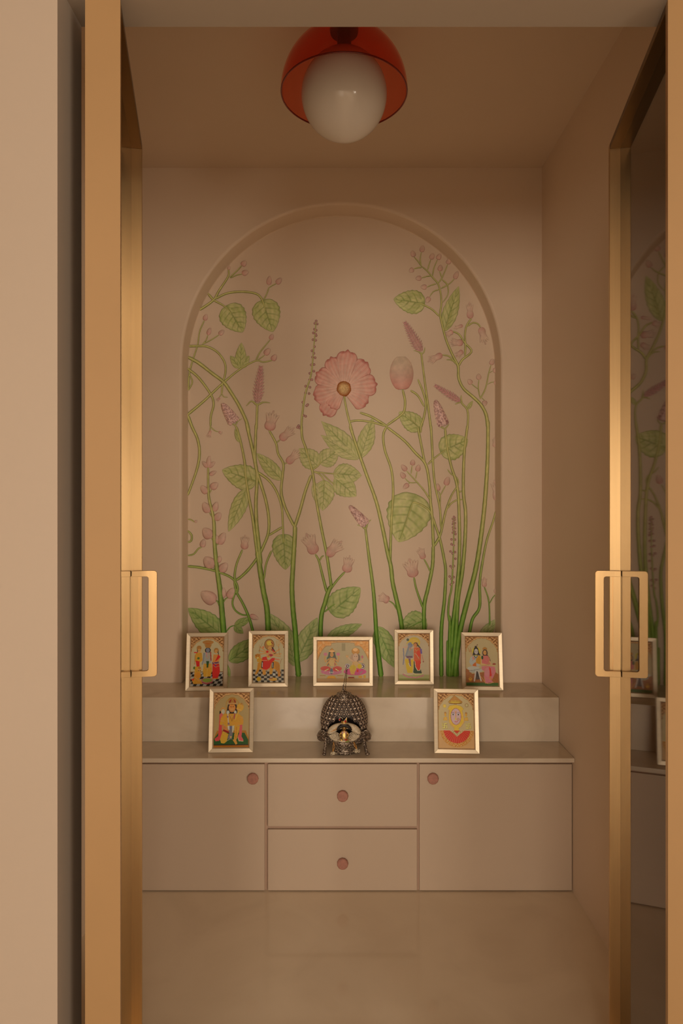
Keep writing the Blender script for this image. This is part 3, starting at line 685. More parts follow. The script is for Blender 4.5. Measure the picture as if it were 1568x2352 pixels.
for x, y in ((1262, 1062), (1250, 1085), (1272, 1090), (1245, 1140), (1262, 1150), (1255, 1185), (1235, 1175), (1262, 1200), (1232, 1240), (1258, 1245), (1245, 1305), (1222, 1345), (1240, 1368), (1228, 1405), (1252, 1410), (1215, 1478), (1242, 1475), (1240, 1538), (1202, 1558), (1200, 1620), (1222, 1618), (1162, 1680), (1203, 1690), (1195, 1750), (1160, 1745), (1135, 1832), (1182, 1855), (1172, 1865), (1162, 1965), (1140, 1955), (1095, 2055), (1105, 2075), (1085, 2070)):
    bead(*conv(1, (x, y)), 3.4)
tulip(3, (1230, 1185), (1150, 1000), 68, 5, 0.36, 0.7); tulip(3, (1335, 1200), (1475, 1070), 62, 5, 0.36, 0.7); tulip(4, (60, 1358), (92, 1205), 58, 4, 0.3, 0.7)
tulip(3, (572, 1142), (580, 1015), 44, 4, 0.3, 0.8); bud(3, (622, 1757), (705, 1790), 25)
bud(3, (236, 382), (245, 270), 22, 0.2)
for b, t, w in (((232, 380), (180, 322), 20), ((240, 380), (300, 325), 20), ((248, 450), (312, 415), 20), ((228, 622), (170, 550), 34), ((262, 580), (325, 520), 34), ((245, 800), (190, 705), 40), ((288, 790), (318, 700), 30), ((300, 872), (352, 800), 34), ((265, 1038), (190, 945), 50), ((322, 1092), (312, 1010), 26), ((335, 1098), (388, 985), 38),
                 ((285, 1312), (200, 1215), 56), ((322, 1265), (350, 1205), 26), ((345, 1352), (412, 1270), 42), ((306, 1635), (168, 1540), 62), ((370, 1595), (378, 1500), 30), ((425, 1600), (475, 1500), 40)):
    bud(3, b, t, w, 0.12)
bud(3, (178, 1125), (198, 1045), 28, 0.2); bud(3, (110, 892), (135, 870), 12, 0.3)
for b, t in (((703, 455), (685, 395)), ((772, 410), (790, 345)), ((700, 570), (655, 595)), ((862, 480), (885, 420)), ((925, 482), (955, 425)), ((775, 656), (715, 660)), ((1022, 525), (1040, 470)), ((945, 590), (958, 530)), ((825, 742), (765, 740)), ((1085, 665), (1120, 590)), ((850, 835), (818, 890))):
    bud(2, b, t, 24, 0.22)
tulip(2, (1236, 1040), (1228, 890), 40, 3, 0.2, 0.7, 0.1); tulip(2, (1335, 1122), (1378, 1275), 42, 4, 0.3, 0.8, 0.2)
tulip(2, (1165, 1105), (1085, 1130), 20, 3, 0.2, 0.8); tulip(2, (1070, 1160), (1005, 1200), 30, 3, 0.3, 0.7); tulip(2, (1168, 1270), (1045, 1262), 40, 4, 0.3, 0.6); tulip(2, (1165, 1345), (1100, 1400), 30, 3, 0.4, 0.7)
tulip(2, (970, 1380), (840, 1445), 38, 4, 0.3, 0.6)
spike(2, (768, 1352), (612, 1068), 66, 12)
for a in ([(772, 1380), (745, 1352), (700, 1342)], [(775, 1380), (800, 1352), (806, 1312)]): st(2, a, 16, 7)
spike(2, (1140, 1825), (897, 1672), 44, 9)
for a in ([(1155, 1830), (1120, 1838), (1090, 1852)], [(1158, 1835), (1148, 1800), (1150, 1765)]): st(2, a, 16, 8)
catkin(2, (985, 2055), (903, 1812), 60)
for a in ([(990, 2085), (960, 2065), (925, 2048)], [(994, 2085), (1015, 2065), (1036, 2038)]): st(2, a, 18, 7)
for b, t in (((1432, 1480), (1450, 1420)), ((1318, 1620), (1312, 1560)), ((1250, 1660), (1212, 1615)), ((1460, 1640), (1500, 1650)), ((1450, 1535), (1495, 1525)), ((1372, 1815), (1372, 1870))):
    bud(2, b, t, 24, 0.3)
catkin(4, (245, 915), (88, 735), 52)
for a in ([(242, 958), (205, 925), (162, 915)], [(243, 955), (258, 900), (292, 865)]): st(4, a, 26, 9)
for b, t in (((622, 412), (572, 355)), ((675, 362), (682, 305)), ((722, 418), (735, 352)), ((607, 480), (565, 425)), ((640, 532), (590, 578)), ((915, 600), (908, 528))):
    bud(4, b, t, 24, 0.05)
bud(4, (985, 548), (1012, 465), 28, 0.05)
tulip(4, (690, 1402), (648, 1235), 66, 5, 0.5, 0.7); tulip(4, (782, 1232), (742, 1130), 36, 4, 0.4, 0.7); tulip(4, (458, 1622), (365, 1575), 46, 5, 0.4, 0.6)
for k in range(16): bead(*conv(4, (1062+12*math.sin(k*2.4), 838+k*10)), 2.6)
for x, y in ((1040, 1050), (1072, 1052), (1040, 1095), (1060, 1105), (1030, 1162), (1050, 1180), (1072, 1168), (1076, 1230), (1030, 1300), (1048, 1318), (1062, 1298), (1022, 1395), (1040, 1418), (1060, 1400), (1055, 1450), (1035, 1470), (1076, 1000)):
    bead(*conv(4, (x, y)), 3.2)
tulip(4, (1462, 690), (1440, 505), 42, 3, 0.2, 0.8, 0.35); tulip(4, (1440, 190), (1438, 105), 24, 3, 0.2, 0.8, 0.4); tulip(4, (1345, 1492), (1345, 1405), 28, 3, 0.3, 0.5, 0.1); bud(4, (1455, 1552), (1450, 1500), 20, 0.35)

# the big pink blossom
bx_, by_ = 789.5, 893.0
def zz(x, y): return (700+x/7.84, 780+y/7.84)
core = blade('flower_head', (772, 893), (807, 893), 17.5, lambda u: math.sqrt(max(0, 1-(2*u-1)**2)), lambda u, v: (0, 0, 0), lambda u, v: 0.0, 2, 2)
bpy.data.objects.remove(core)
def disc():
    V, Fc, Cc = [], [], []; nr, na = 9, 40; r_ = random.Random(5)
    V.append(mw((bx_, by_), 0.0075)); Cc.append(pc(200, 150, 90))
    for i in range(1, nr+1):
        for k in range(na):
            rr_ = i/nr; a = 2*PI*k/na; h = 0.0045+0.003*(1-rr_**2)+r_.uniform(-0.0006, 0.0006)
            if i == nr: h = 0.001
            V.append(mw((bx_+17.5*rr_*math.cos(a)*(1+0.03*math.sin(7*a)), by_+18.5*rr_*math.sin(a)), h))
            base = mixc(pc(196, 150, 92), pc(138, 70, 24), max(0, (rr_-0.35)/0.5)); Cc.append(mixc(base, pc(104, 48, 14), r_.random()*0.55))
    for k in range(na): Fc.append((0, 1+k, 1+(k+1) % na))
    for i in range(nr-1):
        for k in range(na): Fc.append((1+i*na+k, 1+(i+1)*na+k, 1+(i+1)*na+(k+1) % na, 1+i*na+(k+1) % na))
    return link_mesh('flower_head', V, Fc, 'mural', mural, Cc, smooth=True)
head = disc()
def big_petal(b, t, hw, out, seed, asym=0.0, curl=0.0):
    r_ = random.Random(seed); p1, p2 = r_.uniform(0, 6), r_.uniform(0, 6)
    def wf(u): return (0.22+1.05*min(u, 0.78)**0.9)*(math.sqrt(max(0, 1-((u-0.76)/0.24)**2))*0.50+0.50 if u > 0.76 else 1.0)
    def cf(u, v):
        st_ = 0.5+0.5*math.sin(v*15+p1+1.2*math.sin(5*u+p2)); fine = 0.5+0.5*math.sin(v*41+p2)
        c = mixc(pc(184, 136, 108), pc(178, 110, 88), u**1.3); c = mixc(c, pc(196, 156, 128), 0.45*st_*(1-u*0.5)); c = sc(c, 1-0.10*fine*(0.3+u))
        e = max(abs(v), u if u > 0.9 else 0)
        if e > 0.90: c = mixc(c, pc(146, 74, 58), min(1, (e-0.90)/0.06)*0.75)
        return c
    def hf(u, v): return 0.0008+0.0030*(0.4+0.6*u)*(1-abs(v)**3)*(1-0.5*max(0, (u-0.8)/0.2))+0.0004*math.sin(v*15+p1)+curl*u*u*0.002
    B = np.array(b, float); T = np.array(t, float); ax = T-B; Ln = np.linalg.norm(ax); ax /= Ln; nn = np.array((-ax[1], ax[0]))
    V, Fc, Cc = [], [], []; nu, nv = 40, 34
    for i in range(nu+1):
        u = i/nu
        for j in range(-1, nv+2):
            v = max(-1, min(1, -1+2*j/nv)); tipr = (1-0.07*abs(v)**2*u**3+0.022*math.sin(v*6.5+p1)*u**4)
            p = B+ax*(u*Ln*tipr)+nn*(v*hw*wf(u)*(1+asym*v)); h = hf(u, v)+out
            if j in (-1, nv+1) : h = 0.0
            if i == nu: h = 0.0002
            V.append(mw(p, h)); Cc.append(cf(u, v))
    m_ = nv+3
    for i in range(nu):
        for j in range(m_-1): Fc.append((i*m_+j, i*m_+j+1, (i+1)*m_+j+1, (i+1)*m_+j))
    return link_mesh('petal', V, Fc, 'mural', head, Cc, smooth=True)
ctr = (bx_, by_)
big_petal(ctr, zz(460, 320), 20, 0.0, 1); big_petal(ctr, zz(1105, 395), 24, 0.0002, 2)
big_petal(ctr, zz(205, 600), 21, 0.0008, 3); big_petal(ctr, zz(1295, 800), 24, 0.0010, 4)
big_petal(ctr, zz(1120, 1165), 22, 0.0004, 5); big_petal(ctr, zz(160, 1035), 23, 0.0008, 6)
big_petal(ctr, zz(330, 1360), 20, 0.0002, 7); big_petal(ctr, zz(450, 1235), 17, 0.0014, 9)
big_petal(ctr, zz(770, 195), 23, 0.0018, 8)
tulip_c = np.array(conv(2, (590, 1712))); 
big = petal('flower_head', tuple(tulip_c), conv(2, (580, 1400)), 112/4.126, fade=1.0, nu=30, nv=72, lines=17, wf=lambda u: (math.sin(PI*min(1, u*0.90+0.06)))**0.5 if u > 0 else 0.3, base=pc(176, 112, 92), tipc=pc(178, 140, 112), edge=0.3)
for k in range(-3, 4):
    a = math.radians(-90+k*4.5); p0 = tulip_c+np.array((k*4.0, -20-1.5*abs(k))); ln = 48-abs(k)*2.4
    petal('petal', tuple(p0), tuple(p0+ln*np.array((math.cos(a), math.sin(a)))), 1.5, parent=big, fade=0.9, nu=10, nv=4, out=0.006-0.0007*abs(k), lines=1, edge=0.1)

# ---------------------------------------------------------------- framed devotional pictures
class Sheet:
    """small painter: colour, gilding and emboss height on a grid that becomes the print's own mesh"""
    def __init__(s, x0, y0, x1, y1, W=132, bg=(0, 0, 0)):
        s.x0, s.y0, s.x1, s.y1 = x0, y0, x1, y1
        s.W = W; s.H = int(round(W*(y1-y0)/(x1-x0)))
        s.X, s.Y = np.meshgrid(np.linspace(x0, x1, s.W), np.linspace(y0, y1, s.H))
        s.col = np.zeros((s.H, s.W, 4)); s.col[..., :3] = bg; s.h = np.zeros((s.H, s.W))
        s.rng = np.random.default_rng(int(x0+y1))
    def put(s, m, c, h=None, g=0.0, tex=0.0):
        n = int(m.sum())
        if n == 0: return
        v = np.tile(np.array(c, float), (n, 1))
        if tex: v *= (1+tex*s.rng.normal(0, 1, (n, 1)))
        s.col[m, :3] = np.clip(v, 0, 0.95); s.col[m, 3] = g
        if h is not None: s.h[m] = h
    def ell(s, cx, cy, rx, ry, c, a=0, **k):
        t = math.radians(a); dx, dy = s.X-cx, s.Y-cy
        u = dx*math.cos(t)+dy*math.sin(t); v = -dx*math.sin(t)+dy*math.cos(t)
        s.put((u/rx)**2+(v/ry)**2 <= 1, c, **k)
    def ring(s, cx, cy, rx, ry, w, c, y1=1e9, **k):
        q = np.sqrt(((s.X-cx)/rx)**2+((s.Y-cy)/ry)**2)
        s.put((abs(q-1) < w/min(rx, ry)) & (s.Y < y1), c, **k)
    def poly(s, pts, c, **k):
        inside = np.zeros(s.X.shape, bool); n = len(pts)
        for i in range(n):
            (ax, ay), (bx, by) = pts[i], pts[(i+1) % n]
            if ay == by: continue
            cond = ((ay > s.Y) != (by > s.Y)) & (s.X < (bx-ax)*(s.Y-ay)/(by-ay)+ax)
            inside ^= cond
        s.put(inside, c, **k)
    def line(s, pts, w, c, **k):
        m = np.zeros(s.X.shape, bool)
        for (ax, ay), (bx, by) in zip(pts, pts[1:]):
            dx, dy = bx-ax, by-ay; L2 = dx*dx+dy*dy+1e-9
            t = np.clip(((s.X-ax)*dx+(s.Y-ay)*dy)/L2, 0, 1)
            m |= (s.X-ax-t*dx)**2+(s.Y-ay-t*dy)**2 <= (w/2)**2
        s.put(m, c, **k)
    def rect(s, x0, y0, x1, y1, c, **k): s.put((s.X >= x0) & (s.X <= x1) & (s.Y >= y0) & (s.Y <= y1), c, **k)
    def rough(s, m, c1, c2, h=0.0006, g=0.55, f=0.045):
        """embossed gilded scrollwork inside mask m"""
        a = np.sin(s.X*f+3*np.sin(s.Y*f*0.7))+np.sin(s.Y*f*1.25+2.4*np.sin(s.X*f*0.8+1))+0.5*s.rng.normal(0, 1, s.X.shape)
        t = np.clip(0.5+0.33*a, 0, 1)[..., None]
        col = np.array(c1)*(1-t)+np.array(c2)*t
        s.col[m, :3] = col[m]; s.col[m, 3] = g; s.h[m] = (h*t[..., 0])[m]
GH, GM, GD = (0.92, 0.56, 0.24), (0.62, 0.31, 0.07), (0.26, 0.10, 0.02)
PBG = pc(176, 152, 106)
def gold_arch(c, bumps=3, drop=0.30, depth=0.05):
    W_, H_ = c.x1-c.x0, c.y1-c.y0; cx = (c.x0+c.x1)/2
    t = np.abs(c.X-cx)/(W_/2)
    ya = c.y0+H_*(0.012+drop*0.80*np.clip(t, 0, 1)**2.3) + H_*0.014*np.abs(np.sin(t*PI*bumps))
    hang = (t > 0.93) & (c.Y < c.y0+H_*drop)
    m = ((c.Y < ya) & (t > 0.16)) | hang
    c.rough(m, GD, GH)
    edge = (np.abs(c.Y-ya) < H_*0.011) & (t <= 0.96)
    c.put(edge, GH, h=0.0007, g=0.5, tex=0.12)
    c.put((c.Y-ya > H_*0.011) & (c.Y-ya < H_*0.017) & (t <= 0.96), pc(140, 84, 34))
    c.rect(c.x0, c.y0, c.x1, c.y0+H_*0.012, pc(120, 62, 20)); c.rect(c.x0, c.y0, c.x0+W_*0.012, c.y1, pc(150, 92, 32)); c.rect(c.x1-W_*0.012, c.y0, c.x1, c.y1, pc(160, 100, 40))
def checker(c, y0, rows, c1, c2, n=9, sq=0.0):
    H_ = c.y1-y0
    for r in range(rows):
        a = y0+H_*r/rows; b = y0+H_*(r+1)/rows
        w = (c.x1-c.x0)/n; k = np.floor((c.X-c.x0+sq*(c.Y-y0))/w)
        m = (c.Y >= a) & (c.Y < b)
        c.put(m & ((k+r) % 2 == 0), c1); c.put(m & ((k+r) % 2 == 1), c2)
RED, DRED, ORA, SK = pc(196, 30, 16), pc(130, 16, 12), pc(206, 128, 30), pc(196, 132, 64)
GRN, DGR, WHT, PNK, BLK, YEL, BLU = pc(70, 92, 30), pc(36, 66, 24), pc(176, 160, 130), pc(206, 100, 96), pc(36, 24, 18), pc(190, 150, 30), pc(96, 104, 112)

def p_three():                                     # four figures standing and kneeling on a chequered floor
    c = Sheet(190, 268, 1300, 1925, bg=PBG); checker(c, 1440, 6, pc(34, 26, 14), pc(150, 134, 112), 10, 0.5)
    c.rect(190, 1430, 1300, 1452, pc(120, 82, 40)); gold_arch(c)
    c.ell(770, 450, 185, 70, GM, h=0.0004, g=0.4); c.ell(770, 480, 120, 26, pc(160, 84, 20)); c.line([(600, 470), (940, 470)], 14, GH, h=0.0006, g=0.5); c.poly([(640, 520), (900, 520), (850, 610), (700, 610)], GM, h=0.0004, g=0.3)
    c.line([(775, 300), (775, 400)], 16, GM, h=0.0005, g=0.5)
    # centre figure
    c.ell(765, 720, 100, 90, BLK); c.ell(765, 715, 66, 72, pc(112, 108, 108)); c.ell(740, 700, 8, 7, BLK); c.ell(790, 700, 8, 7, BLK); c.ell(770, 600, 95, 40, GM, h=0.0005, g=0.5)
    c.poly([(660, 800), (880, 800), (900, 1100), (850, 1180), (650, 1180), (620, 1060)], pc(150, 138, 116)); c.line([(720, 790), (735, 940)], 22, PNK); c.line([(860, 790), (880, 1060)], 36, pc(150, 50, 30)); c.line([(640, 820), (620, 1050), (590, 1180)], 44, pc(124, 118, 112))
    c.line([(800, 790), (810, 960), (760, 1000), (730, 940)], 12, GH, h=0.0006, g=0.5)
    c.poly([(640, 1170), (900, 1170), (920, 1400), (870, 1600), (640, 1610), (615, 1400)], ORA, tex=0.12); c.poly([(720, 1080), (820, 1080), (790, 1300), (740, 1300)], DGR); c.line([(650, 1200), (700, 1330), (820, 1340), (890, 1200)], 18, GH, h=0.0005, g=0.4); c.line([(760, 1360), (755, 1600)], 14, pc(222, 160, 70))
    # left attendant
    c.ell(470, 640, 80, 84, GM, h=0.0005, g=0.4, tex=0.15); c.ell(470, 730, 62, 62, SK); c.ell(450, 722, 8, 8, BLK); c.ell(495, 722, 8, 8, BLK); c.line([(410, 700), (420, 770)], 22, BLK)
    c.poly([(380, 800), (560, 800), (600, 1060), (520, 1120), (350, 1100), (330, 900)], ORA, tex=0.15); c.ell(455, 985, 42, 40, GRN); c.poly([(360, 1060), (500, 1090), (500, 1260), (400, 1270)], RED, tex=0.15); c.line([(320, 790), (400, 790)], 40, pc(190, 60, 40))
    c.line([(345, 880), (335, 1180)], 20, GM, h=0.0004, g=0.3); c.ell(325, 1310, 40, 46, GRN); c.poly([(350, 1270), (520, 1260), (540, 1640), (320, 1640)], ORA, tex=0.18)
    c.ell(500, 1360, 64, 56, SK); c.ell(470, 1400, 16, 16, BLK); c.ell(530, 1400, 16, 16, BLK); c.ell(500, 1310, 48, 34, GM, h=0.0004, g=0.4)
    # kneeling
    c.ell(440, 1560, 110, 110, pc(196, 116, 26), tex=0.12); c.poly([(240, 1680), (420, 1620), (620, 1760), (600, 1850), (300, 1840)], pc(200, 124, 28), tex=0.12); c.poly([(230, 1700), (330, 1650), (300, 1740)], RED)
    c.line([(340, 1600), (480, 1740), (620, 1700)], 14, GH, h=0.0005, g=0.4)
    # right figure
    c.ell(1052, 730, 82, 90, GM, h=0.0005, g=0.4, tex=0.15); c.ell(1050, 760, 50, 58, SK); c.ell(1032, 755, 7, 7, BLK); c.ell(1068, 755, 7, 7, BLK); c.line([(1110, 760), (1130, 880)], 26, BLK)
    c.poly([(960, 860), (1130, 860), (1190, 940), (1140, 1120), (930, 1120)], pc(196, 120, 50)); c.poly([(1120, 860), (1200, 940), (1090, 1060), (1010, 1100), (1060, 990)], RED, tex=0.1); c.poly([(920, 1120), (1150, 1110), (1140, 1200), (930, 1210)], pc(96, 52, 80)); c.poly([(930, 1190), (1160, 1180), (1190, 1450), (1110, 1680), (940, 1680), (930, 1400)], RED, tex=0.12)
    c.line([(960, 1130), (1040, 1190), (1150, 1150)], 20, GH, h=0.0005, g=0.5); c.poly([(1000, 1210), (1060, 1210), (1035, 1290)], pc(90, 50, 110)); c.line([(950, 1230), (1040, 1290), (1150, 1250)], 12, GH, h=0.0005, g=0.4); c.line([(920, 1680), (1150, 1660)], 24, ORA, h=0.0003)
    # lotus platform
    c.ell(760, 1740, 200, 100, pc(160, 96, 76)); c.ell(765, 1725, 160, 66, pc(124, 130, 40)); c.line([(600, 1800), (760, 1850), (930, 1800)], 30, pc(150, 40, 50)); return c
def p_tiger():                                     # seated figure in red on a tiger
    c = Sheet(225, 228, 1325, 1835, bg=PBG); checker(c, 1400, 6, pc(38, 30, 18), pc(160, 140, 112), 11); gold_arch(c, drop=0.28)
    c.ell(800, 560, 165, 180, GM, h=0.0003, g=0.3, tex=0.08); c.ring(800, 560, 165, 180, 9, GD); c.ell(800, 510, 95, 85, pc(220, 150, 50), h=0.0006, g=0.5, tex=0.2); c.line([(870, 480), (910, 530)], 30, pc(120, 24, 20))
    c.poly([(860, 640), (920, 650), (1050, 850), (1000, 880), (880, 760)], BLK); c.poly([(900, 690), (1040, 860), (960, 830), (910, 770)], RED); c.ell(960, 870, 46, 30, DGR); c.line([(900, 770), (1030, 870)], 12, GH, h=0.0005, g=0.4)
    c.ell(825, 690, 66, 74, SK); c.ell(805, 680, 8, 6, BLK); c.ell(850, 680, 8, 6, BLK); c.line([(815, 722), (840, 722)], 9, RED)
    for (ax, ay), (bx, by) in (((700, 800), (480, 640)), ((690, 830), (450, 760)), ((700, 860), (470, 880)), ((920, 870), (1160, 720)), ((920, 900), (1200, 880)), ((940, 930), (1180, 960))): c.line([(ax, ay), (bx, by)], 34, SK); c.line([(bx-18, by+14), (bx+16, by-14)], 22, GH, h=0.0005, g=0.5)
    c.line([(455, 560), (455, 860)], 9, GM); c.line([(560, 500), (470, 700), (450, 860)], 8, GD); c.ell(590, 650, 36, 40, pc(196, 110, 60)); c.line([(1160, 900), (1110, 500)], 14, GM, h=0.0005, g=0.5)
    c.line([(1050, 440), (1060, 580), (1110, 620), (1160, 570), (1165, 440)], 15, GH, h=0.0006, g=0.5); c.line([(1110, 430), (1110, 610)], 13, GH, h=0.0006, g=0.5)
    c.poly([(720, 770), (920, 770), (930, 930), (860, 1010), (720, 990), (690, 880)], pc(196, 134, 80)); c.ell(730, 800, 44, 44, RED); c.ell(850, 920, 80, 40, pc(160, 30, 44)); c.line([(800, 760), (780, 900), (850, 980)], 12, GH, h=0.0006, g=0.5); c.ell(760, 970, 40, 34, ORA)
    # tiger
    c.poly([(480, 1010), (980, 1110), (1120, 1150), (1180, 1260), (1170, 1500), (1080, 1470), (1000, 1390), (520, 1400), (450, 1300), (430, 1120)], pc(190, 120, 28), tex=0.08)
    c.poly([(400, 1180), (490, 1180), (470, 1400), (370, 1560), (290, 1570), (380, 1380)], pc(184, 116, 24), tex=0.08); c.poly([(820, 1390), (940, 1390), (900, 1560), (800, 1570)], pc(190, 130, 40)); c.poly([(1090, 1420), (1190, 1420), (1200, 1640), (1110, 1640)], pc(184, 112, 26)); c.poly([(560, 1400), (680, 1400), (680, 1580), (580, 1580)], pc(196, 124, 40))
    for k in range(6): c.line([(1020+k*26, 1140+k*10), (1030+k*24, 1420)], 8, pc(140, 70, 12))
    c.ell(400, 960, 100, 90, pc(190, 116, 26), tex=0.12); c.line([(310, 915), (470, 910)], 20, pc(130, 70, 16)); c.ell(360, 950, 12, 12, BLK); c.ell(430, 950, 12, 12, BLK); c.ell(400, 1010, 40, 28, pc(226, 170, 90)); c.ell(440, 1090, 70, 70, pc(206, 130, 30), tex=0.2)
    c.line([(1180, 1220), (1210, 1100), (1250, 1040)], 12, pc(150, 84, 20))
    # sari
    c.poly([(560, 990), (700, 960), (760, 1120), (900, 1010), (1000, 1010), (1010, 1070), (880, 1180), (830, 1330), (720, 1410), (580, 1400), (560, 1180)], RED, tex=0.06); c.line([(560, 1400), (700, 1430), (840, 1350), (900, 1180)], 26, GH, h=0.0005, g=0.3); c.line([(570, 1100), (720, 1100)], 20, pc(236, 120, 80))
    c.poly([(530, 1130), (590, 1130), (570, 1360), (520, 1340)], BLK); c.rect(548, 1160, 572, 1320, pc(190, 180, 150)); c.poly([(900, 1160), (970, 1150), (960, 1350), (890, 1370)], BLK); c.rect(918, 1180, 938, 1340, pc(180, 170, 150)); c.line([(1000, 1050), (1150, 1070)], 40, pc(206, 110, 70))
    c.ell(440, 1720, 74, 74, pc(206, 138, 24), tex=0.1); c.ell(940, 1730, 150, 56, ORA); c.poly([(800, 1690), (930, 1690), (930, 1730), (820, 1730)], DRED); c.line([(800, 1720), (1090, 1720)], 14, pc(230, 170, 90)); c.ell(970, 1560, 40, 34, pc(180, 170, 150)); return c
def p_pair():                                      # two crowned figures on pink lotuses
    c = Sheet(165, 150, 1385, 1060, 160, bg=pc(172, 144, 98)); W_ = c.x1-c.x0; cx = 775
    t = np.abs(c.X-cx)/(W_/2); ya = 170+20*np.clip(t/0.45, 0, 1)**2+np.where(t > 0.45, 60, 0)*np.clip((t-0.42)/0.05, 0, 1)+np.where(t > 0.62, ((t-0.62)/0.38)**1.6*330, 0)
    m = ((c.Y < ya) & (t > 0.3)) | ((t > 0.955) & (c.Y < 560)); c.rough(m, pc(190, 120, 56), GH, f=0.035)
    c.put(np.abs(c.Y-ya) < 11, GH, h=0.0007, g=0.45); c.put((c.Y-ya > 11) & (c.Y-ya < 19), pc(150, 92, 50)); c.rect(165, 150, 1385, 162, pc(120, 72, 30))
    c.rect(745, 205, 828, 380, pc(146, 122, 80)); c.rect(165, 990, 1385, 1060, pc(166, 118, 66))  # narrow upright rectangle is a reflection painted into the print
    # left
    c.poly([(440, 400), (580, 400), (620, 560), (600, 720), (410, 720), (400, 560)], pc(80, 78, 60)); c.poly([(435, 395), (515, 310), (585, 395)], GM, h=0.0006, g=0.5, tex=0.15); c.ell(510, 385, 78, 24, GH, h=0.0005, g=0.5)
    c.ell(508, 460, 42, 54, SK); c.ell(492, 450, 7, 5, BLK); c.ell(526, 450, 7, 5, BLK); c.line([(498, 485), (520, 485)], 7, RED)
    c.poly([(450, 530), (575, 530), (600, 720), (430, 720)], pc(206, 150, 86)); c.line([(460, 540), (510, 570), (565, 540)], 16, GH, h=0.0006, g=0.5); c.line([(470, 520), (430, 640), (470, 720)], 14, GM); c.line([(590, 540), (580, 700)], 24, pc(170, 84, 70)); c.ell(415, 550, 26, 40, pc(70, 90, 60))
    for s_ in (-1, 1): c.line([(508+s_*70, 560), (508+s_*150, 620), (508+s_*170, 540), (508+s_*150, 480)], 26, SK); c.ell(508+s_*150, 450, 46, 36, pc(190, 110, 110)); c.line([(508+s_*60, 600), (508+s_*120, 690)], 26, SK)
    c.ell(360, 770, 120, 54, pc(186, 70, 50), tex=0.08); c.ell(640, 770, 110, 52, pc(190, 72, 52), tex=0.08); c.ell(500, 840, 250, 72, pc(184, 100, 108), tex=0.1); c.ell(390, 780, 110, 46, pc(184, 64, 44)); c.ell(630, 790, 100, 44, pc(184, 64, 44))
    c.line([(345, 820), (430, 780)], 20, pc(240, 190, 110), h=0.0006, g=0.3); c.line([(600, 780), (665, 820)], 20, pc(240, 190, 110), h=0.0006, g=0.3); c.ell(500, 830, 34, 66, pc(90, 90, 90)); 
    for q in (465, 500, 535): c.ell(q, 856, 12, 16, pc(230, 200, 140))
    c.poly([(380, 985), (440, 930), (560, 930), (620, 985)], ORA, h=0.0003, g=0.2); c.rect(225, 915, 360, 930, GM); c.rect(230, 955, 350, 975, GH); c.rect(640, 915, 780, 930, GM); c.rect(650, 955, 770, 975, GH)
    # right
    c.ell(1075, 385, 95, 75, GM, h=0.0005, g=0.5, tex=0.12); c.ell(1070, 350, 58, 40, GH, h=0.0006, g=0.5); c.ell(1010, 540, 60, 90, pc(170, 128, 92)); c.ell(1140, 540, 44, 90, pc(120, 92, 66)); c.ell(1075, 520, 62, 92, pc(206, 148, 110)); c.ell(1052, 500, 8, 6, BLK); c.ell(1098, 500, 8, 6, BLK)
    c.line([(1075, 540), (1070, 640), (1040, 690), (1070, 710)], 34, pc(206, 150, 112)); c.ell(1075, 690, 90, 84, pc(206, 146, 84)); c.line([(1020, 610), (930, 560), (870, 500)], 32, pc(206, 148, 104)); c.line([(850, 470), (860, 520), (900, 480)], 18, GH, h=0.0005, g=0.5); c.line([(1150, 610), (1230, 620), (1240, 560)], 32, pc(200, 140, 90)); c.ell(1232, 510, 24, 36, pc(180, 90, 90))
    c.line([(1010, 620), (1040, 760)], 14, GH, h=0.0005, g=0.5); c.ell(1060, 840, 270, 80, pc(186, 66, 100), tex=0.1); c.ell(880, 715, 62, 58, pc(90, 66, 66)); c.ring(880, 715, 50, 46, 7, pc(210, 180, 160)); c.ell(885, 715, 16, 18, pc(230, 190, 140)); c.ell(1240, 720, 60, 62, pc(86, 50, 54)); c.ring(1240, 720, 46, 46, 7, pc(210, 170, 160)); c.ell(1236, 720, 14, 20, pc(230, 190, 140))
    c.ell(1010, 770, 80, 80, pc(206, 150, 40), tex=0.12); c.ell(1170, 720, 52, 56, pc(196, 150, 20)); c.poly([(930, 800), (1080, 770), (1040, 900), (960, 900)], pc(206, 140, 50)); c.line([(950, 850), (1040, 900)], 18, GH, h=0.0005, g=0.4); c.ell(1120, 820, 26, 30, RED); c.line([(1180, 880), (1230, 830)], 18, pc(120, 130, 90))
    c.line([(905, 965), (1030, 965)], 22, DRED); c.line([(905, 985), (1050, 985)], 14, GM); c.rect(1140, 930, 1230, 980, ORA, tex=0.1); c.rect(1255, 920, 1310, 980, ORA, tex=0.1); c.line([(845, 700), (840, 890)], 22, pc(170, 100, 90)); return c
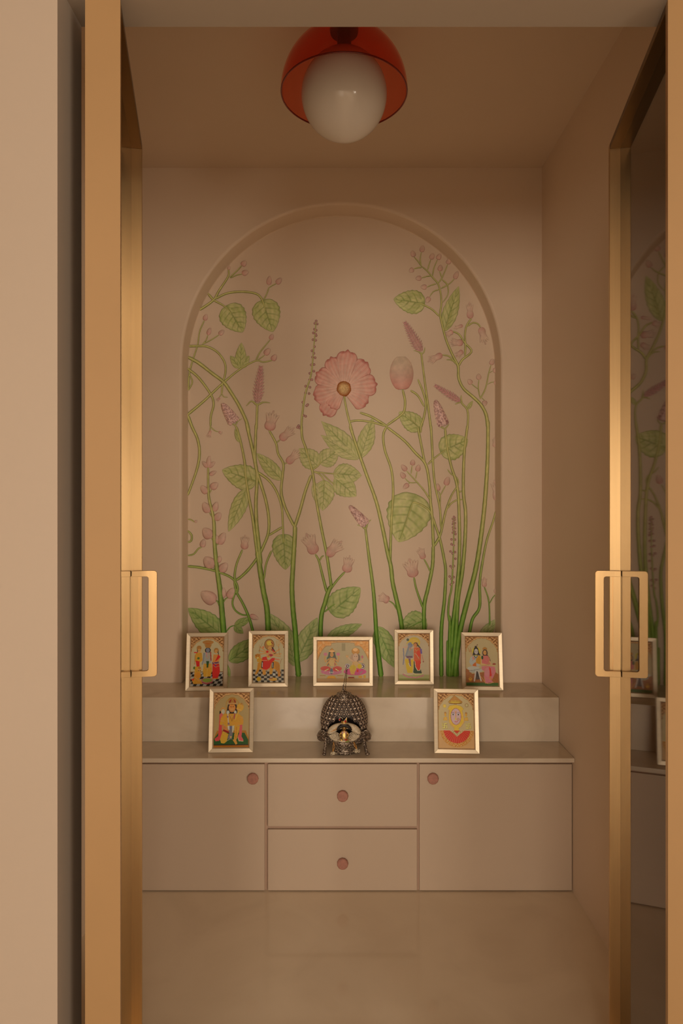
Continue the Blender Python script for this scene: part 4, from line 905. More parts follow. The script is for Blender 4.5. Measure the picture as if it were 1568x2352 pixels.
def p_couple():                                    # standing pair, yellow robe and red sari
    c = Sheet(225, 245, 1365, 1895, bg=pc(176, 148, 108)); c.rect(225, 1700, 1365, 1895, pc(150, 136, 78)); c.rect(225, 1840, 1365, 1895, pc(110, 104, 34)); gold_arch(c, drop=0.27, bumps=4)
    c.ring(810, 560, 190, 160, 22, YEL, h=0.0004, y1=700); c.ell(800, 530, 150, 100, pc(196, 144, 50), tex=0.12, h=0.0003, g=0.2); c.ell(575, 465, 50, 48, pc(70, 74, 52))
    c.ell(665, 650, 92, 100, pc(126, 118, 118)); c.ell(630, 640, 12, 9, BLK); c.ell(700, 640, 12, 9, BLK); c.line([(640, 760), (680, 760)], 14, pc(200, 70, 50)); c.ring(640, 660, 110, 140, 14, YEL, y1=620)
    c.line([(400, 740), (560, 720)], 18, pc(196, 124, 100)); c.poly([(560, 780), (770, 780), (780, 1060), (740, 1120), (540, 1100), (520, 900)], pc(140, 128, 110)); c.line([(600, 740), (560, 860), (500, 1040)], 60, pc(120, 116, 110)); c.line([(410, 780), (430, 1100), (400, 1340)], 36, pc(110, 104, 112)); c.line([(620, 800), (660, 850), (700, 790)], 16, GH, h=0.0005, g=0.5)
    c.poly([(500, 1040), (740, 1040), (760, 1100), (540, 1120)], pc(104, 66, 76)); c.poly([(460, 1150), (560, 1130), (650, 1200), (780, 1150), (770, 1400), (740, 1640), (560, 1650), (520, 1500)], pc(206, 148, 26), tex=0.08); c.poly([(590, 1130), (670, 1130), (690, 1400), (650, 1420)], pc(110, 70, 84)); c.line([(600, 1300), (660, 1420)], 20, pc(226, 180, 150)); c.line([(560, 1640), (740, 1640)], 18, GH, h=0.0004, g=0.4); c.line([(470, 1160), (560, 1130)], 12, GH)
    c.ell(865, 640, 84, 90, pc(110, 66, 30)); c.ell(850, 660, 60, 70, pc(190, 116, 60)); c.ell(835, 645, 8, 7, BLK); c.ell(880, 645, 8, 7, BLK); c.line([(930, 640), (1030, 760)], 44, pc(60, 56, 40))
    c.poly([(800, 740), (1000, 740), (1060, 860), (1060, 1150), (1040, 1230), (800, 1230), (790, 900)], pc(196, 78, 34), tex=0.14); c.poly([(900, 860), (1010, 860), (1040, 1040), (920, 1060)], pc(200, 52, 24)); c.poly([(1020, 760), (1090, 800), (1100, 960), (1040, 960)], pc(98, 74, 120)); c.line([(830, 780), (900, 870), (980, 760)], 16, GH, h=0.0006, g=0.5); c.line([(830, 950), (900, 1000), (980, 1130)], 14, pc(230, 180, 130), h=0.0004); c.line([(1090, 1000), (1150, 1250)], 26, pc(180, 110, 80)); c.ell(1140, 1240, 26, 30, pc(140, 84, 60))
    c.poly([(790, 1230), (1060, 1260), (1040, 1500), (1090, 1660), (760, 1660), (790, 1450)], pc(44, 56, 30)); c.poly([(830, 1200), (1050, 1200), (1050, 1450), (1010, 1550), (940, 1560), (860, 1420), (820, 1300)], pc(206, 46, 16), tex=0.05)
    c.line([(835, 1240), (850, 1420), (930, 1555), (1010, 1550), (1040, 1450), (1040, 1340), (1080, 1270)], 22, pc(240, 196, 130), h=0.0006, g=0.3); c.line([(770, 1640), (850, 1700), (1010, 1700), (1110, 1650)], 24, pc(210, 180, 100), h=0.0004, g=0.2); c.line([(400, 1690), (560, 1780), (860, 1810), (1140, 1730)], 46, pc(176, 104, 96), tex=0.15); c.line([(440, 1660), (560, 1710), (740, 1700)], 18, pc(220, 160, 110)); return c
def p_river():                                     # ash-grey figure with trident and lady in pink on rocks
    c = Sheet(205, 245, 1320, 1870, bg=pc(176, 148, 98)); c.poly([(205, 1300), (300, 1350), (420, 1480), (800, 1420), (1180, 1380), (1330, 1500), (1330, 1800), (205, 1800)], pc(150, 84, 34), tex=0.2); c.rect(205, 1760, 1330, 1880, pc(60, 84, 26), tex=0.1); gold_arch(c, drop=0.31, bumps=4)
    c.ell(575, 740, 145, 150, pc(190, 160, 40)); c.poly([(500, 640), (560, 560), (600, 600), (640, 640), (680, 800), (720, 870), (620, 860), (480, 860), (440, 880)], BLK); c.ell(560, 600, 40, 44, BLK); c.line([(600, 590), (600, 530), (630, 515)], 20, pc(100, 60, 40)); c.ell(572, 745, 66, 92, pc(176, 158, 140)); c.ell(545, 735, 12, 8, BLK); c.ell(600, 735, 12, 8, BLK); c.line([(555, 795), (590, 795)], 9, pc(150, 70, 50)); c.line([(572, 745), (572, 775)], 7, pc(120, 96, 80))
    c.poly([(420, 900), (700, 880), (720, 1100), (660, 1230), (440, 1230), (340, 1130), (360, 1000)], pc(166, 156, 136)); c.line([(400, 960), (360, 1090), (460, 1120)], 66, pc(164, 156, 138)); c.line([(430, 1060), (480, 1000)], 9, pc(100, 96, 84)); c.line([(480, 850), (560, 960), (640, 850)], 22, pc(76, 72, 56)); c.line([(500, 900), (520, 1000)], 18, pc(110, 100, 84))
    c.poly([(660, 860), (730, 930), (720, 1170), (560, 1130), (560, 1000)], pc(186, 122, 20), tex=0.12); c.poly([(440, 1180), (540, 1090), (600, 1240), (450, 1260)], pc(216, 90, 20), tex=0.12); c.ell(470, 970, 40, 60, pc(190, 130, 110)); c.line([(300, 620), (340, 760), (400, 700)], 12, GM, h=0.0004, g=0.4); c.line([(370, 620), (410, 760)], 12, GM, h=0.0004, g=0.4); c.line([(340, 680), (480, 980)], 12, pc(180, 110, 70))
    c.ell(470, 1300, 210, 70, pc(176, 162, 136)); c.ell(620, 1360, 160, 60, pc(170, 156, 132)); c.ell(440, 1400, 120, 40, pc(160, 148, 124)); c.line([(330, 1370), (560, 1350), (700, 1310)], 12, pc(110, 100, 80)); c.ell(620, 1200, 56, 40, pc(170, 156, 134))
    c.poly([(540, 1400), (650, 1400), (680, 1660), (540, 1670)], pc(80, 60, 46)); c.line([(540, 1400), (520, 1560), (490, 1710)], 44, pc(190, 170, 146)); c.line([(640, 1400), (680, 1560), (720, 1700)], 44, pc(190, 166, 140)); c.ell(600, 1500, 40, 80, pc(56, 44, 36))
    c.ell(355, 1650, 60, 66, pc(206, 130, 40), h=0.0004, g=0.3); c.ring(355, 1580, 34, 46, 11, GM, h=0.0004, g=0.3); c.rect(310, 1710, 400, 1740, GM)
    c.ell(875, 790, 92, 120, pc(66, 40, 24)); c.line([(940, 860), (1010, 960), (1040, 1050)], 50, pc(84, 48, 40)); c.ell(872, 780, 56, 76, SK); c.ell(852, 768, 9, 7, BLK); c.ell(898, 768, 9, 7, BLK); c.line([(862, 812), (888, 812)], 8, RED); c.poly([(790, 690), (800, 620), (870, 590), (940, 620), (950, 690), (880, 665)], GM, h=0.0006, g=0.4, tex=0.15)
    c.poly([(800, 880), (960, 880), (1030, 960), (1040, 1160), (760, 1180), (740, 1020)], pc(196, 96, 84), tex=0.08); c.ell(780, 940, 36, 64, DGR); c.line([(980, 900), (1020, 1040), (960, 1160)], 16, GH, h=0.0006, g=0.5); c.line([(880, 880), (930, 1060)], 10, GH, h=0.0005, g=0.4); c.line([(740, 1020), (740, 1150), (900, 1180)], 46, pc(210, 150, 90)); c.line([(1030, 1060), (1070, 1160)], 44, pc(206, 140, 90))
    c.ell(1180, 1150, 60, 30, pc(150, 66, 40)); c.line([(1000, 1190), (1210, 1200)], 18, pc(236, 150, 90), h=0.0005, g=0.3); c.line([(740, 1200), (900, 1190), (1000, 1180)], 20, GH, h=0.0006, g=0.4)
    c.poly([(740, 1240), (900, 1210), (1200, 1240), (1230, 1400), (1150, 1560), (1080, 1690), (1140, 1740), (880, 1790), (820, 1600), (840, 1380), (760, 1340)], pc(200, 104, 100), tex=0.07); c.poly([(1010, 1240), (1060, 1300), (1090, 1540), (1020, 1560)], pc(190, 40, 20)); c.ell(930, 1420, 90, 150, pc(206, 116, 108), tex=0.06)
    c.line([(850, 1380), (870, 1280), (960, 1230)], 14, GH, h=0.0006, g=0.4); c.line([(830, 1580), (860, 1780), (1000, 1790), (1150, 1750)], 18, GH, h=0.0005, g=0.4); c.line([(1000, 1620), (1050, 1560), (1060, 1660), (1100, 1640)], 18, ORA, h=0.0004, g=0.3); c.line([(710, 1560), (860, 1760)], 22, pc(196, 120, 60)); return c
def p_kneel():                                     # kneeling golden figure with a mace on a green carpet
    c = Sheet(225, 240, 1330, 1880, bg=pc(160, 128, 76)); c.poly([(205, 1700), (330, 1380), (1230, 1380), (1330, 1640), (1330, 1830), (205, 1830)], pc(160, 98, 26)); c.poly([(225, 1640), (370, 1450), (1190, 1450), (1310, 1660), (1310, 1800), (225, 1790)], pc(36, 70, 24), tex=0.1); c.rect(205, 1795, 1335, 1815, pc(40, 20, 10)); c.rect(205, 1815, 1335, 1880, pc(150, 84, 12)); gold_arch(c, drop=0.30)
    c.ring(795, 610, 195, 215, 10, pc(170, 116, 30)); c.poly([(400, 900), (470, 860), (480, 1300), (480, 1560), (400, 1680), (290, 1690), (260, 1620), (370, 1540), (390, 1200)], pc(190, 60, 54), tex=0.08); c.poly([(1040, 1180), (1120, 1180), (1100, 1560), (1160, 1660), (1150, 1700), (1030, 1690), (980, 1560), (1030, 1450)], pc(196, 76, 70), tex=0.08); c.line([(985, 1580), (1020, 1690), (1150, 1700)], 16, pc(226, 170, 110))
    c.poly([(660, 600), (930, 600), (960, 860), (880, 900), (660, 900), (610, 860)], pc(50, 30, 20)); c.ell(665, 840, 44, 60, pc(180, 168, 140)); c.ell(890, 840, 40, 60, pc(180, 168, 140)); c.ell(790, 700, 105, 130, pc(196, 118, 50)); c.ell(750, 665, 16, 12, BLK); c.ell(830, 665, 16, 12, BLK); c.ell(785, 760, 64, 56, pc(210, 132, 66)); c.line([(735, 770), (785, 810), (840, 770)], 10, pc(150, 70, 30)); c.line([(785, 640), (785, 740)], 10, pc(160, 84, 36))
    c.ell(795, 500, 125, 108, GM, h=0.0006, g=0.5, tex=0.12); c.poly([(690, 520), (740, 450), (770, 450), (720, 560)], DRED); c.poly([(900, 520), (860, 450), (830, 450), (880, 560)], DRED); c.line([(680, 580), (790, 560), (915, 580)], 22, GH, h=0.0007, g=0.5)
    c.ring(510, 800, 70, 100, 12, pc(190, 124, 50), y1=860); c.ell(510, 810, 55, 70, pc(176, 160, 124)); c.ell(420, 840, 26, 56, BLK)
    c.poly([(560, 870), (1000, 880), (1120, 980), (1140, 1200), (900, 1240), (640, 1290), (520, 1180), (500, 960)], pc(206, 130, 36), tex=0.08); c.line([(460, 900), (470, 1020)], 90, pc(196, 90, 70)); c.line([(560, 920), (480, 1040), (460, 1170)], 90, pc(206, 132, 34)); c.line([(430, 1080), (540, 1100)], 18, GH, h=0.0005, g=0.4)
    c.line([(700, 860), (790, 1100), (880, 860)], 20, GM, h=0.0006, g=0.4); c.line([(660, 890), (680, 1120), (700, 1180)], 28, pc(180, 164, 140)); c.ell(655, 970, 26, 26, pc(130, 84, 90)); c.ell(690, 1175, 34, 34, pc(130, 90, 90)); c.line([(880, 870), (860, 1040)], 26, pc(150, 50, 70)); c.line([(720, 900), (780, 1000), (860, 900)], 14, GH, h=0.0006, g=0.5)
    c.line([(1090, 1000), (1110, 1130), (960, 1190), (830, 1160)], 84, pc(206, 128, 38)); c.line([(1040, 1000), (1130, 1010)], 20, GH, h=0.0005, g=0.4)
    c.line([(880, 1060), (1000, 790)], 44, pc(216, 142, 50), h=0.0004, g=0.3); c.ell(1040, 690, 105, 130, pc(206, 134, 40), a=20, h=0.0005, g=0.4, tex=0.1); c.line([(930, 730), (1070, 780)], 26, GH, h=0.0007, g=0.5); c.poly([(1040, 590), (1100, 540), (1130, 620)], GM, h=0.0005, g=0.4)
    for k in range(3): c.line([(1040+20*k, 640+35*k), (1110+6*k, 600+50*k)], 12, GH, h=0.0007, g=0.5)
    c.poly([(480, 1190), (640, 1290), (700, 1400), (540, 1400)], pc(200, 110, 50), tex=0.15); c.line([(540, 1370), (690, 1430)], 50, DRED); c.line([(520, 1420), (680, 1490)], 26, pc(236, 150, 60), h=0.0004); c.poly([(500, 1420), (690, 1480), (640, 1700), (560, 1760), (470, 1750), (430, 1640)], pc(206, 138, 36), tex=0.06)
    c.poly([(660, 1240), (870, 1240), (820, 1480), (800, 1640), (660, 1620), (720, 1460)], pc(110, 96, 90)); c.poly([(660, 1240), (720, 1240), (720, 1380), (680, 1340)], pc(190, 176, 150)); c.poly([(800, 1240), (870, 1230), (840, 1420), (800, 1440)], pc(190, 170, 130)); c.ell(760, 1290, 30, 30, pc(90, 90, 120)); c.ell(765, 1570, 30, 26, pc(206, 150, 70)); c.line([(640, 1680), (760, 1620)], 18, pc(150, 130, 100))
    c.poly([(870, 1230), (1040, 1240), (1010, 1400), (950, 1640), (860, 1640), (880, 1420)], pc(210, 132, 36), tex=0.05); c.line([(940, 1280), (920, 1600)], 14, pc(170, 90, 16)); c.poly([(820, 1650), (930, 1640), (970, 1770), (920, 1800)], pc(206, 128, 44)); c.line([(860, 1650), (930, 1680)], 16, GH, h=0.0005, g=0.4); return c
def p_face():                                      # golden crowned face above a red pleated skirt
    c = Sheet(190, 205, 1330, 1840, bg=pc(182, 152, 100)); c.rect(190, 1310, 1365, 1840, pc(190, 138, 80)); gold_arch(c, drop=0.30)
    c.rect(190, 1295, 1330, 1312, pc(220, 160, 110))
    dx = (c.X-780); dy = (c.Y-1300)
    q = np.sqrt((dx/530)**2+(dy/500)**2); m = (q < 1) & (c.Y > 1312); c.rough(m, pc(176, 112, 30), GH, f=0.06); q2 = np.sqrt((dx/420)**2+(dy/385)**2); m2_ = (q2 < 1) & (c.Y > 1312)
    pleat = 0.5+0.5*np.sin(np.arctan2(dy+60, dx)*40); t = pleat[..., None]; rc = np.array(RED)*(1-t)+np.array(pc(226, 70, 40))*t; c.col[m2_, :3] = rc[m2_]; c.col[m2_, 3] = 0; c.h[m2_] = 0.0003*pleat[m2_]
    m3 = (np.abs(dx) < 230-1.25*(dy-12)) & (c.Y > 1312) & (c.Y < 1500); c.rough(m3, pc(160, 110, 60), pc(236, 196, 120), f=0.08); c.put((np.abs(dx) < 110-1.2*(dy-12)) & (c.Y > 1312), pc(200, 60, 36))
    c.poly([(510, 470), (620, 360), (690, 290), (720, 260), (750, 290), (860, 370), (980, 465), (900, 520), (600, 520)], GM, h=0.0005, g=0.45, tex=0.12); c.ell(740, 465, 200, 34, pc(236, 166, 50), h=0.0008, g=0.5); c.line([(560, 462), (930, 462)], 10, pc(150, 60, 16)); c.line([(530, 500), (740, 525), (950, 500)], 16, GD)
    c.poly([(560, 580), (740, 550), (930, 590), (1010, 670), (960, 720), (990, 860), (1000, 1080), (900, 1210), (850, 1230), (850, 1310), (690, 1310), (690, 1240), (590, 1160), (520, 1040), (540, 820), (560, 720), (495, 680)], pc(216, 146, 40), h=0.0006, g=0.45, tex=0.10)
    c.line([(540, 700), (530, 1000), (600, 1130), (700, 1220)], 20, GH, h=0.0008, g=0.5); c.line([(985, 800), (1010, 1060), (900, 1200)], 20, GH, h=0.0008, g=0.5)
    c.ell(755, 900, 168, 246, pc(150, 60, 70), h=0.0004); c.ell(755, 900, 156, 236, pc(196, 152, 140), h=0.0005)
    for x in (665, 835): c.ell(x, 835, 46, 26, pc(206, 190, 176)); c.ell(x, 838, 22, 24, pc(50, 36, 40)); c.line([(x-60, 800), (x, 780), (x+55, 800)], 12, pc(120, 90, 110))
    c.line([(720, 730), (752, 800), (785, 730)], 12, pc(180, 110, 50), h=0.0006); c.line([(752, 760), (752, 970)], 16, pc(196, 120, 40), h=0.0007); c.poly([(725, 1000), (745, 880), (775, 1000)], pc(236, 160, 40), h=0.0008, g=0.5); c.ring(825, 980, 30, 30, 8, GM, h=0.0007, g=0.4); c.line([(720, 1040), (760, 1062), (810, 1036)], 16, pc(176, 44, 40)); c.line([(700, 1090), (760, 1110), (830, 1080)], 8, pc(176, 120, 110))
    c.ell(398, 590, 48, 48, pc(226, 156, 46), h=0.0007, g=0.5); c.ell(390, 580, 18, 18, GH, h=0.0008, g=0.5); c.ring(1105, 560, 50, 50, 9, pc(150, 112, 60)); c.ell(1110, 558, 26, 26, pc(206, 176, 110), h=0.0005)
    for s_, x in ((1, 420), (-1, 1080)):
        c.ell(x, 800, 36, 32, GM, h=0.0005, g=0.4); c.ell(x, 850, 30, 44, pc(206, 134, 40), h=0.0005, g=0.4); c.poly([(x-70, 1020), (x-46, 930), (x+46, 910), (x+70, 1020)], pc(206, 140, 46), h=0.0005, g=0.4, tex=0.1); c.line([(x-60, 975), (x+60, 975)], 12, GH, h=0.0007, g=0.5)
    for x, y in ((392, 1175), (1142, 1175)):        # auspicious hooked-cross symbols on the picture
        a = 66; w = 22; g_ = dict(h=0.0006, g=0.45)
        for sh, cc in (((8, 8), pc(140, 96, 40)), ((0, 0), pc(226, 176, 84))):
            X_, Y_ = x+sh[0], y+sh[1]
            c.line([(X_, Y_-a), (X_, Y_+a)], w, cc, **g_); c.line([(X_-a, Y_), (X_+a, Y_)], w, cc, **g_)
            c.line([(X_, Y_-a), (X_+a, Y_-a)], w, cc, **g_); c.line([(X_+a, Y_), (X_+a, Y_+a)], w, cc, **g_)
            c.line([(X_, Y_+a), (X_-a, Y_+a)], w, cc, **g_); c.line([(X_-a, Y_), (X_-a, Y_-a)], w, cc, **g_)
    return c

def picture(cxp, yb, depth, W_, H_, painter, label, lean=9.0, yaw=0.0, zbase=ZS, fw=0.0162):
    """root at the foot of the frame; local z runs up the leaning picture, local y backwards"""
    root = empty('picture_frame', (X(cxp, depth), depth, zbase+0.0006), label, 'picture', group=None)
    th = math.radians(lean); root.rotation_euler = (-th, 0, math.radians(yaw))
    dp = 0.013
    # four mitred rails with a raised outer edge sloping in to the print
    def rail(p0, p1, q0, q1):     # outer edge p0-p1, inner edge q0-q1 (x, z)
        P0, P1, Q0, Q1 = map(Vector, (p0, p1, q0, q1)); m0 = P0.lerp(Q0, 0.80); m1 = P1.lerp(Q1, 0.80)
        e = (P1-P0).normalized()*0.0002; bm = bmesh.new(); rows = []
        for a, b, y in ((P0, P1, dp), (P0, P1, 0.0012), (P0.lerp(Q0, 0.05), P1.lerp(Q1, 0.05), 0.0), (m0, m1, 0.0016), (Q0, Q1, 0.0062), (Q0, Q1, dp)):
            rows.append((bm.verts.new((a.x+e.x, y, a.y+e.y)), bm.verts.new((b.x-e.x, y, b.y-e.y))))
        for i in range(len(rows)):
            a, b = rows[i], rows[(i+1) % len(rows)]; bm.faces.new((a[0], a[1], b[1], b[0]))
        bm.faces.new([r[0] for r in rows]); bm.faces.new([r[1] for r in rows][::-1])
        bm_obj('frame_rail', bm, 'champagne', root)
    w = W_/2; rail((-w, 0), (w, 0), (-w+fw, fw), (w-fw, fw)); rail((-w, H_), (w, H_), (-w+fw, H_-fw), (w-fw, H_-fw))
    rail((-w, 0), (-w, H_), (-w+fw, fw), (-w+fw, H_-fw)); rail((w, 0), (w, H_), (w-fw, fw), (w-fw, H_-fw))
    c = painter(); n, m_ = c.W, c.H; iw, ih = W_-2*fw+0.001, H_-2*fw+0.001
    xs = np.linspace(-iw/2, iw/2, n); zs = np.linspace(H_-fw+0.0005, fw-0.0005, m_)
    V = [(xs[i], 0.0078-float(c.h[j, i]), zs[j]) for j in range(m_) for i in range(n)]
    Fc = [(j*n+i, (j+1)*n+i, (j+1)*n+i+1, j*n+i+1) for j in range(m_-1) for i in range(n-1)]
    link_mesh('print', V, Fc, 'print', root, c.col.reshape(-1, 4))
    bm = bmesh.new(); bbox(bm, -w+0.004, w-0.004, 0.0095, dp-0.0005, 0.004, H_-0.004); bm_obj('backing_board', bm, 'board', root)
    # easel strut behind, its foot on the shelf
    top = Vector((0, dp, H_*0.62)); R_ = root.rotation_euler.to_matrix(); foot_w = R_ @ Vector((0, dp, 0))
    need = H_*0.62*math.cos(th); run = 0.024
    tw = R_ @ top; fl = R_.inverted() @ Vector((tw.x, tw.y+run, 0.0006)); bm = bmesh.new(); d = Vector((0.012, 0, 0))
    vs_ = [bm.verts.new(p) for p in (top-d, top+d, fl+d*1.5, fl-d*1.5)]; vt = [bm.verts.new(v.co+Vector((0, 0.002, 0.0004))) for v in vs_]
    bm.faces.new(vs_[::-1]); bm.faces.new(vt)
    for i in range(4): bm.faces.new((vs_[i], vs_[(i+1) % 4], vt[(i+1) % 4], vt[i]))
    bm_obj('easel_strut', bm, 'board', root)
    return root
picture(473, 1587, 2.573, 0.156, 0.215, p_three, 'framed print of a crowned family standing on a chequered floor, leftmost on the ledge', yaw=2.5, lean=8.5)
picture(615.5, 1577, 2.630, 0.153, 0.2135, p_tiger, 'framed print of a goddess in red riding a tiger, second on the ledge', lean=5.0, yaw=1)
picture(787.5, 1576, 2.642, 0.2315, 0.1885, p_pair, 'wide framed print of two deities seated on pink lotuses, behind the silver throne', lean=5.0)
picture(951, 1571, 2.665, 0.153, 0.212, p_couple, 'framed print of a couple in yellow robe and red sari, right of the wide picture', lean=4.5, yaw=-1)
picture(1108.5, 1586, 2.579, 0.154, 0.2155, p_river, 'framed print of a grey god and a lady in pink, rightmost on the ledge', lean=8.5, yaw=-3)
picture(529.5, 1729, 2.370, 0.155, 0.2175, p_kneel, 'framed print of a kneeling golden monkey god with mace, standing on the lower counter', lean=8.5, zbase=ZK, yaw=2)
picture(1049, 1732, 2.360, 0.1555, 0.2175, p_face, 'framed print of a golden crowned face over a red skirt, standing on the lower counter', lean=9.0, zbase=ZK, yaw=-3)

# ---------------------------------------------------------------- silver throne with its small deity
TY = 2.405; ts = TY/F
def tp(px, py): return ((px-790)*ts, (1735-py)*ts)       # local x, z
tx0 = X(790, TY)
thr = empty('silver_throne', (tx0, TY, ZK+0.0004), 'small oxidised silver throne with a scaly domed hood, standing on the lower counter', 'throne')
def tpart(nm, bm, mat, smooth=True, parent=thr, kind=None, bevel=0): return bm_obj(nm, bm, mat, parent, kind=kind, smooth=smooth, bevel=bevel)
bm = bmesh.new(); lathe(bm, [(0.030, 0), (0.037, 0.001), (0.041, 0.006), (0.038, 0.011), (0.034, 0.014), (0.036, 0.017), (0.034, 0.020), (0.038, 0.024), (0.043, 0.034), (0.046, 0.043), (0.044, 0.047)], 56, cy=-0.030, sx=1.0, sy=0.9)
base = tpart('pedestal', bm, 'silver')
bm = bmesh.new()
for zz_, rr_ in ((0.0155, 0.0365), (0.0215, 0.0375), (0.047, 0.0452)):
    for k in range(44):
        a = 2*PI*k/44; ellipsoid(bm, (rr_*math.cos(a), -0.030+0.9*rr_*math.sin(a), zz_), (0.0014,)*3, 6, 4)
tpart('beading', bm, 'silver', parent=base, kind='stuff')
bm = bmesh.new()
for k in range(14):
    a = 2*PI*(k+0.5)/14; r_ = 0.041; cx_, cy_ = r_*math.cos(a), -0.030+0.9*r_*math.sin(a)
    pts = [(cx_-0.0072*math.cos(t)*math.sin(a), cy_+0.0068*math.cos(t)*math.cos(a)*0.9-0.0, 0.034+0.0078*math.sin(t)) for t in [2*PI*i/14 for i in range(14)]]
    tube(bm, pts, 0.0011, 5, True); ellipsoid(bm, (cx_*1.02, -0.030+(cy_+0.030)*1.02, 0.034), (0.0034, 0.0034, 0.0042), 8, 6)
tpart('medallion_band', bm, 'silver', parent=base)
bm = bmesh.new()
for k in range(22):
    a = 2*PI*k/22; r_ = 0.0395; pts = [((r_+0.0005)*math.cos(a+0.13*math.cos(t)), -0.030+0.9*(r_+0.0005)*math.sin(a+0.13*math.cos(t)), 0.0068+0.0042*math.sin(t)) for t in [2*PI*i/9 for i in range(9)]]
    tube(bm, pts, 0.0010, 5, True)
tpart('scroll_band', bm, 'silver', parent=base)
# dish with two swelling sides
bm = bmesh.new(); lathe(bm, [(0.030, 0.020), (0.060, 0.024), (0.082, 0.031), (0.092, 0.040), (0.094, 0.046), (0.088, 0.058), (0.078, 0.066), (0.070, 0.068), (0.066, 0.058), (0.02, 0.052)], 64, cy=0.008, sx=1.03, sy=0.62)
dish = tpart('dish', bm, 'silver_dark')
for zz_, rr_ in ((0.0365, 0.0905), (0.0668, 0.0785)):
    bm = bmesh.new(); tube(bm, [(1.03*rr_*math.cos(2*PI*i/64), 0.008+0.62*rr_*math.sin(2*PI*i/64), zz_) for i in range(64)], 0.0021, 8, True); tpart('rim', bm, 'silver', parent=dish)
for s_, xr in ((-1, 0), (1, 0)):
    bm = bmesh.new(); c_ = (s_*0.073, -0.026, 0.067)
    tube(bm, [(c_[0]+s_*(0.0095-0.0011*i*0.5)*math.cos(0.55*i), c_[1]-0.0006*i, c_[2]+(0.0095-0.0011*i*0.5)*math.sin(0.55*i)) for i in range(15)], [0.0028-0.00012*i for i in range(15)], 8)
    tpart('scroll', bm, 'silver', parent=dish)
# legs
def ring_leg(pts, r0):
    bm = bmesh.new(); sp = [Vector(p) for p in pts]; P_ = []; Rr = []
    for i in range(41):
        t = i/40*(len(sp)-1); k = min(int(t), len(sp)-2); P_.append(sp[k].lerp(sp[k+1], t-k)); Rr.append(r0*(1.0+0.16*math.sin(i*1.57)))
    tube(bm, P_, Rr, 10); ellipsoid(bm, tuple(P_[-1]+Vector((0, 0, 0.0045))), (r0*1.5, r0*1.5, 0.0045), 10, 7); return tpart('leg', bm, 'silver_dark')
ring_leg([(-0.063, -0.040, 0.056), (-0.065, -0.052, 0.030), (-0.069, -0.060, 0.000)], 0.0052)
ring_leg([(0.066, -0.036, 0.054), (0.072, -0.048, 0.030), (0.080, -0.056, 0.000)], 0.0056)
ring_leg([(-0.055, 0.045, 0.040), (-0.060, 0.060, 0.000)], 0.005); ring_leg([(0.055, 0.045, 0.040), (0.060, 0.060, 0.000)], 0.005)
# hood: an egg-shaped shell open at the front
HCz, hrx, hry, hrz = 0.098, 0.0795, 0.058, 0.094
def hp(u, v, k=1.0): return (k*hrx*math.cos(v)*math.sin(u), 0.020-k*hry*math.cos(v)*math.cos(u), HCz+k*hrz*math.sin(v))
def in_open(x, z): return (x/0.056)**2+((z-0.074)/0.046)**2 < 1
bm = bmesh.new(); nu, nv = 64, 36; grid = {}
for j in range(nv+1):
    for i in range(nu):
        u = 2*PI*i/nu; v = -0.55+(PI/2+0.55)*j/nv; grid[i, j] = bm.verts.new(hp(u, v))
for j in range(nv):
    for i in range(nu):
        vs_ = [grid[i, j], grid[(i+1) % nu, j], grid[(i+1) % nu, j+1], grid[i, j+1]]
        c_ = sum((v.co for v in vs_), Vector())/4
        if c_.y < 0.0 and in_open(c_.x, c_.z): continue
        try: bm.faces.new(vs_)
        except ValueError: pass
hood = tpart('hood', bm, 'dark'); sm = hood.modifiers.new('t', 'SOLIDIFY'); sm.thickness = 0.002
# overlapping scales over the shell, each its own piece
def scale_mesh(mat):
    V, Fc = [], []; n = 12
    V.append((0, -0.0034, 0)); 
    for k, (r_, y_) in enumerate(((0.30, -0.0028), (0.42, -0.0012), (0.66, -0.0014), (0.80, -0.0030), (0.93, -0.0026), (1.0, 0.001))):
        for i in range(n):
            a = 2*PI*i/n; pt = 1.25 if abs(math.sin(a)+1) < 0.3 else 1.0; V.append((r_*0.0080*math.cos(a), y_, r_*0.0098*math.sin(a)*pt))
    for i in range(n): Fc.append((0, 1+i, 1+(i+1) % n))
    for k in range(5):
        for i in range(n): Fc.append((1+k*n+i, 1+(k+1)*n+i, 1+(k+1)*n+(i+1) % n, 1+k*n+(i+1) % n))
    me = bpy.data.meshes.new('scale'); me.from_pydata(V, [], Fc); me.materials.append(M['dark']); me.materials.append(M[mat]); me.polygons.foreach_set('material_index', [1]*n+[1]*n+[0]*n+[0]*n+[1]*n+[1]*n); me.polygons.foreach_set('use_smooth', [True]*len(me.polygons)); return me
sme = scale_mesh('silver_scale')
for j, v in enumerate((-0.42, -0.22, -0.02, 0.18, 0.38, 0.58, 0.78, 0.98)):
    cn = max(8, int(2*PI*hrx*math.cos(v)/0.0158)); 
    for i in range(cn):
        u = 2*PI*(i+0.5*(j % 2))/cn
        if math.cos(u) < -0.35: continue
        p = Vector(hp(u, v, 1.012)); 
        if p.y < 0.0 and (p.x/0.058)**2+((p.z-0.074)/0.048)**2 < 1: continue
        nrm = Vector((p.x/hrx**2, (p.y-0.020)/hry**2, (p.z-HCz)/hrz**2)).normalized()
        zax = (Vector((0, 0, 1))-nrm*nrm.z).normalized(); xax = (-nrm).cross(zax).normalized()
        o = bpy.data.objects.new('scale', sme); C.objects.link(o); o.parent = hood
        mt = Matrix(((xax.x, -nrm.x, zax.x), (xax.y, -nrm.y, zax.y), (xax.z, -nrm.z, zax.z)))
        o.rotation_euler = mt.to_euler(); kx = 0.86+0.14*math.cos(v); o.scale = (kx, 1, 0.95); o.location = p
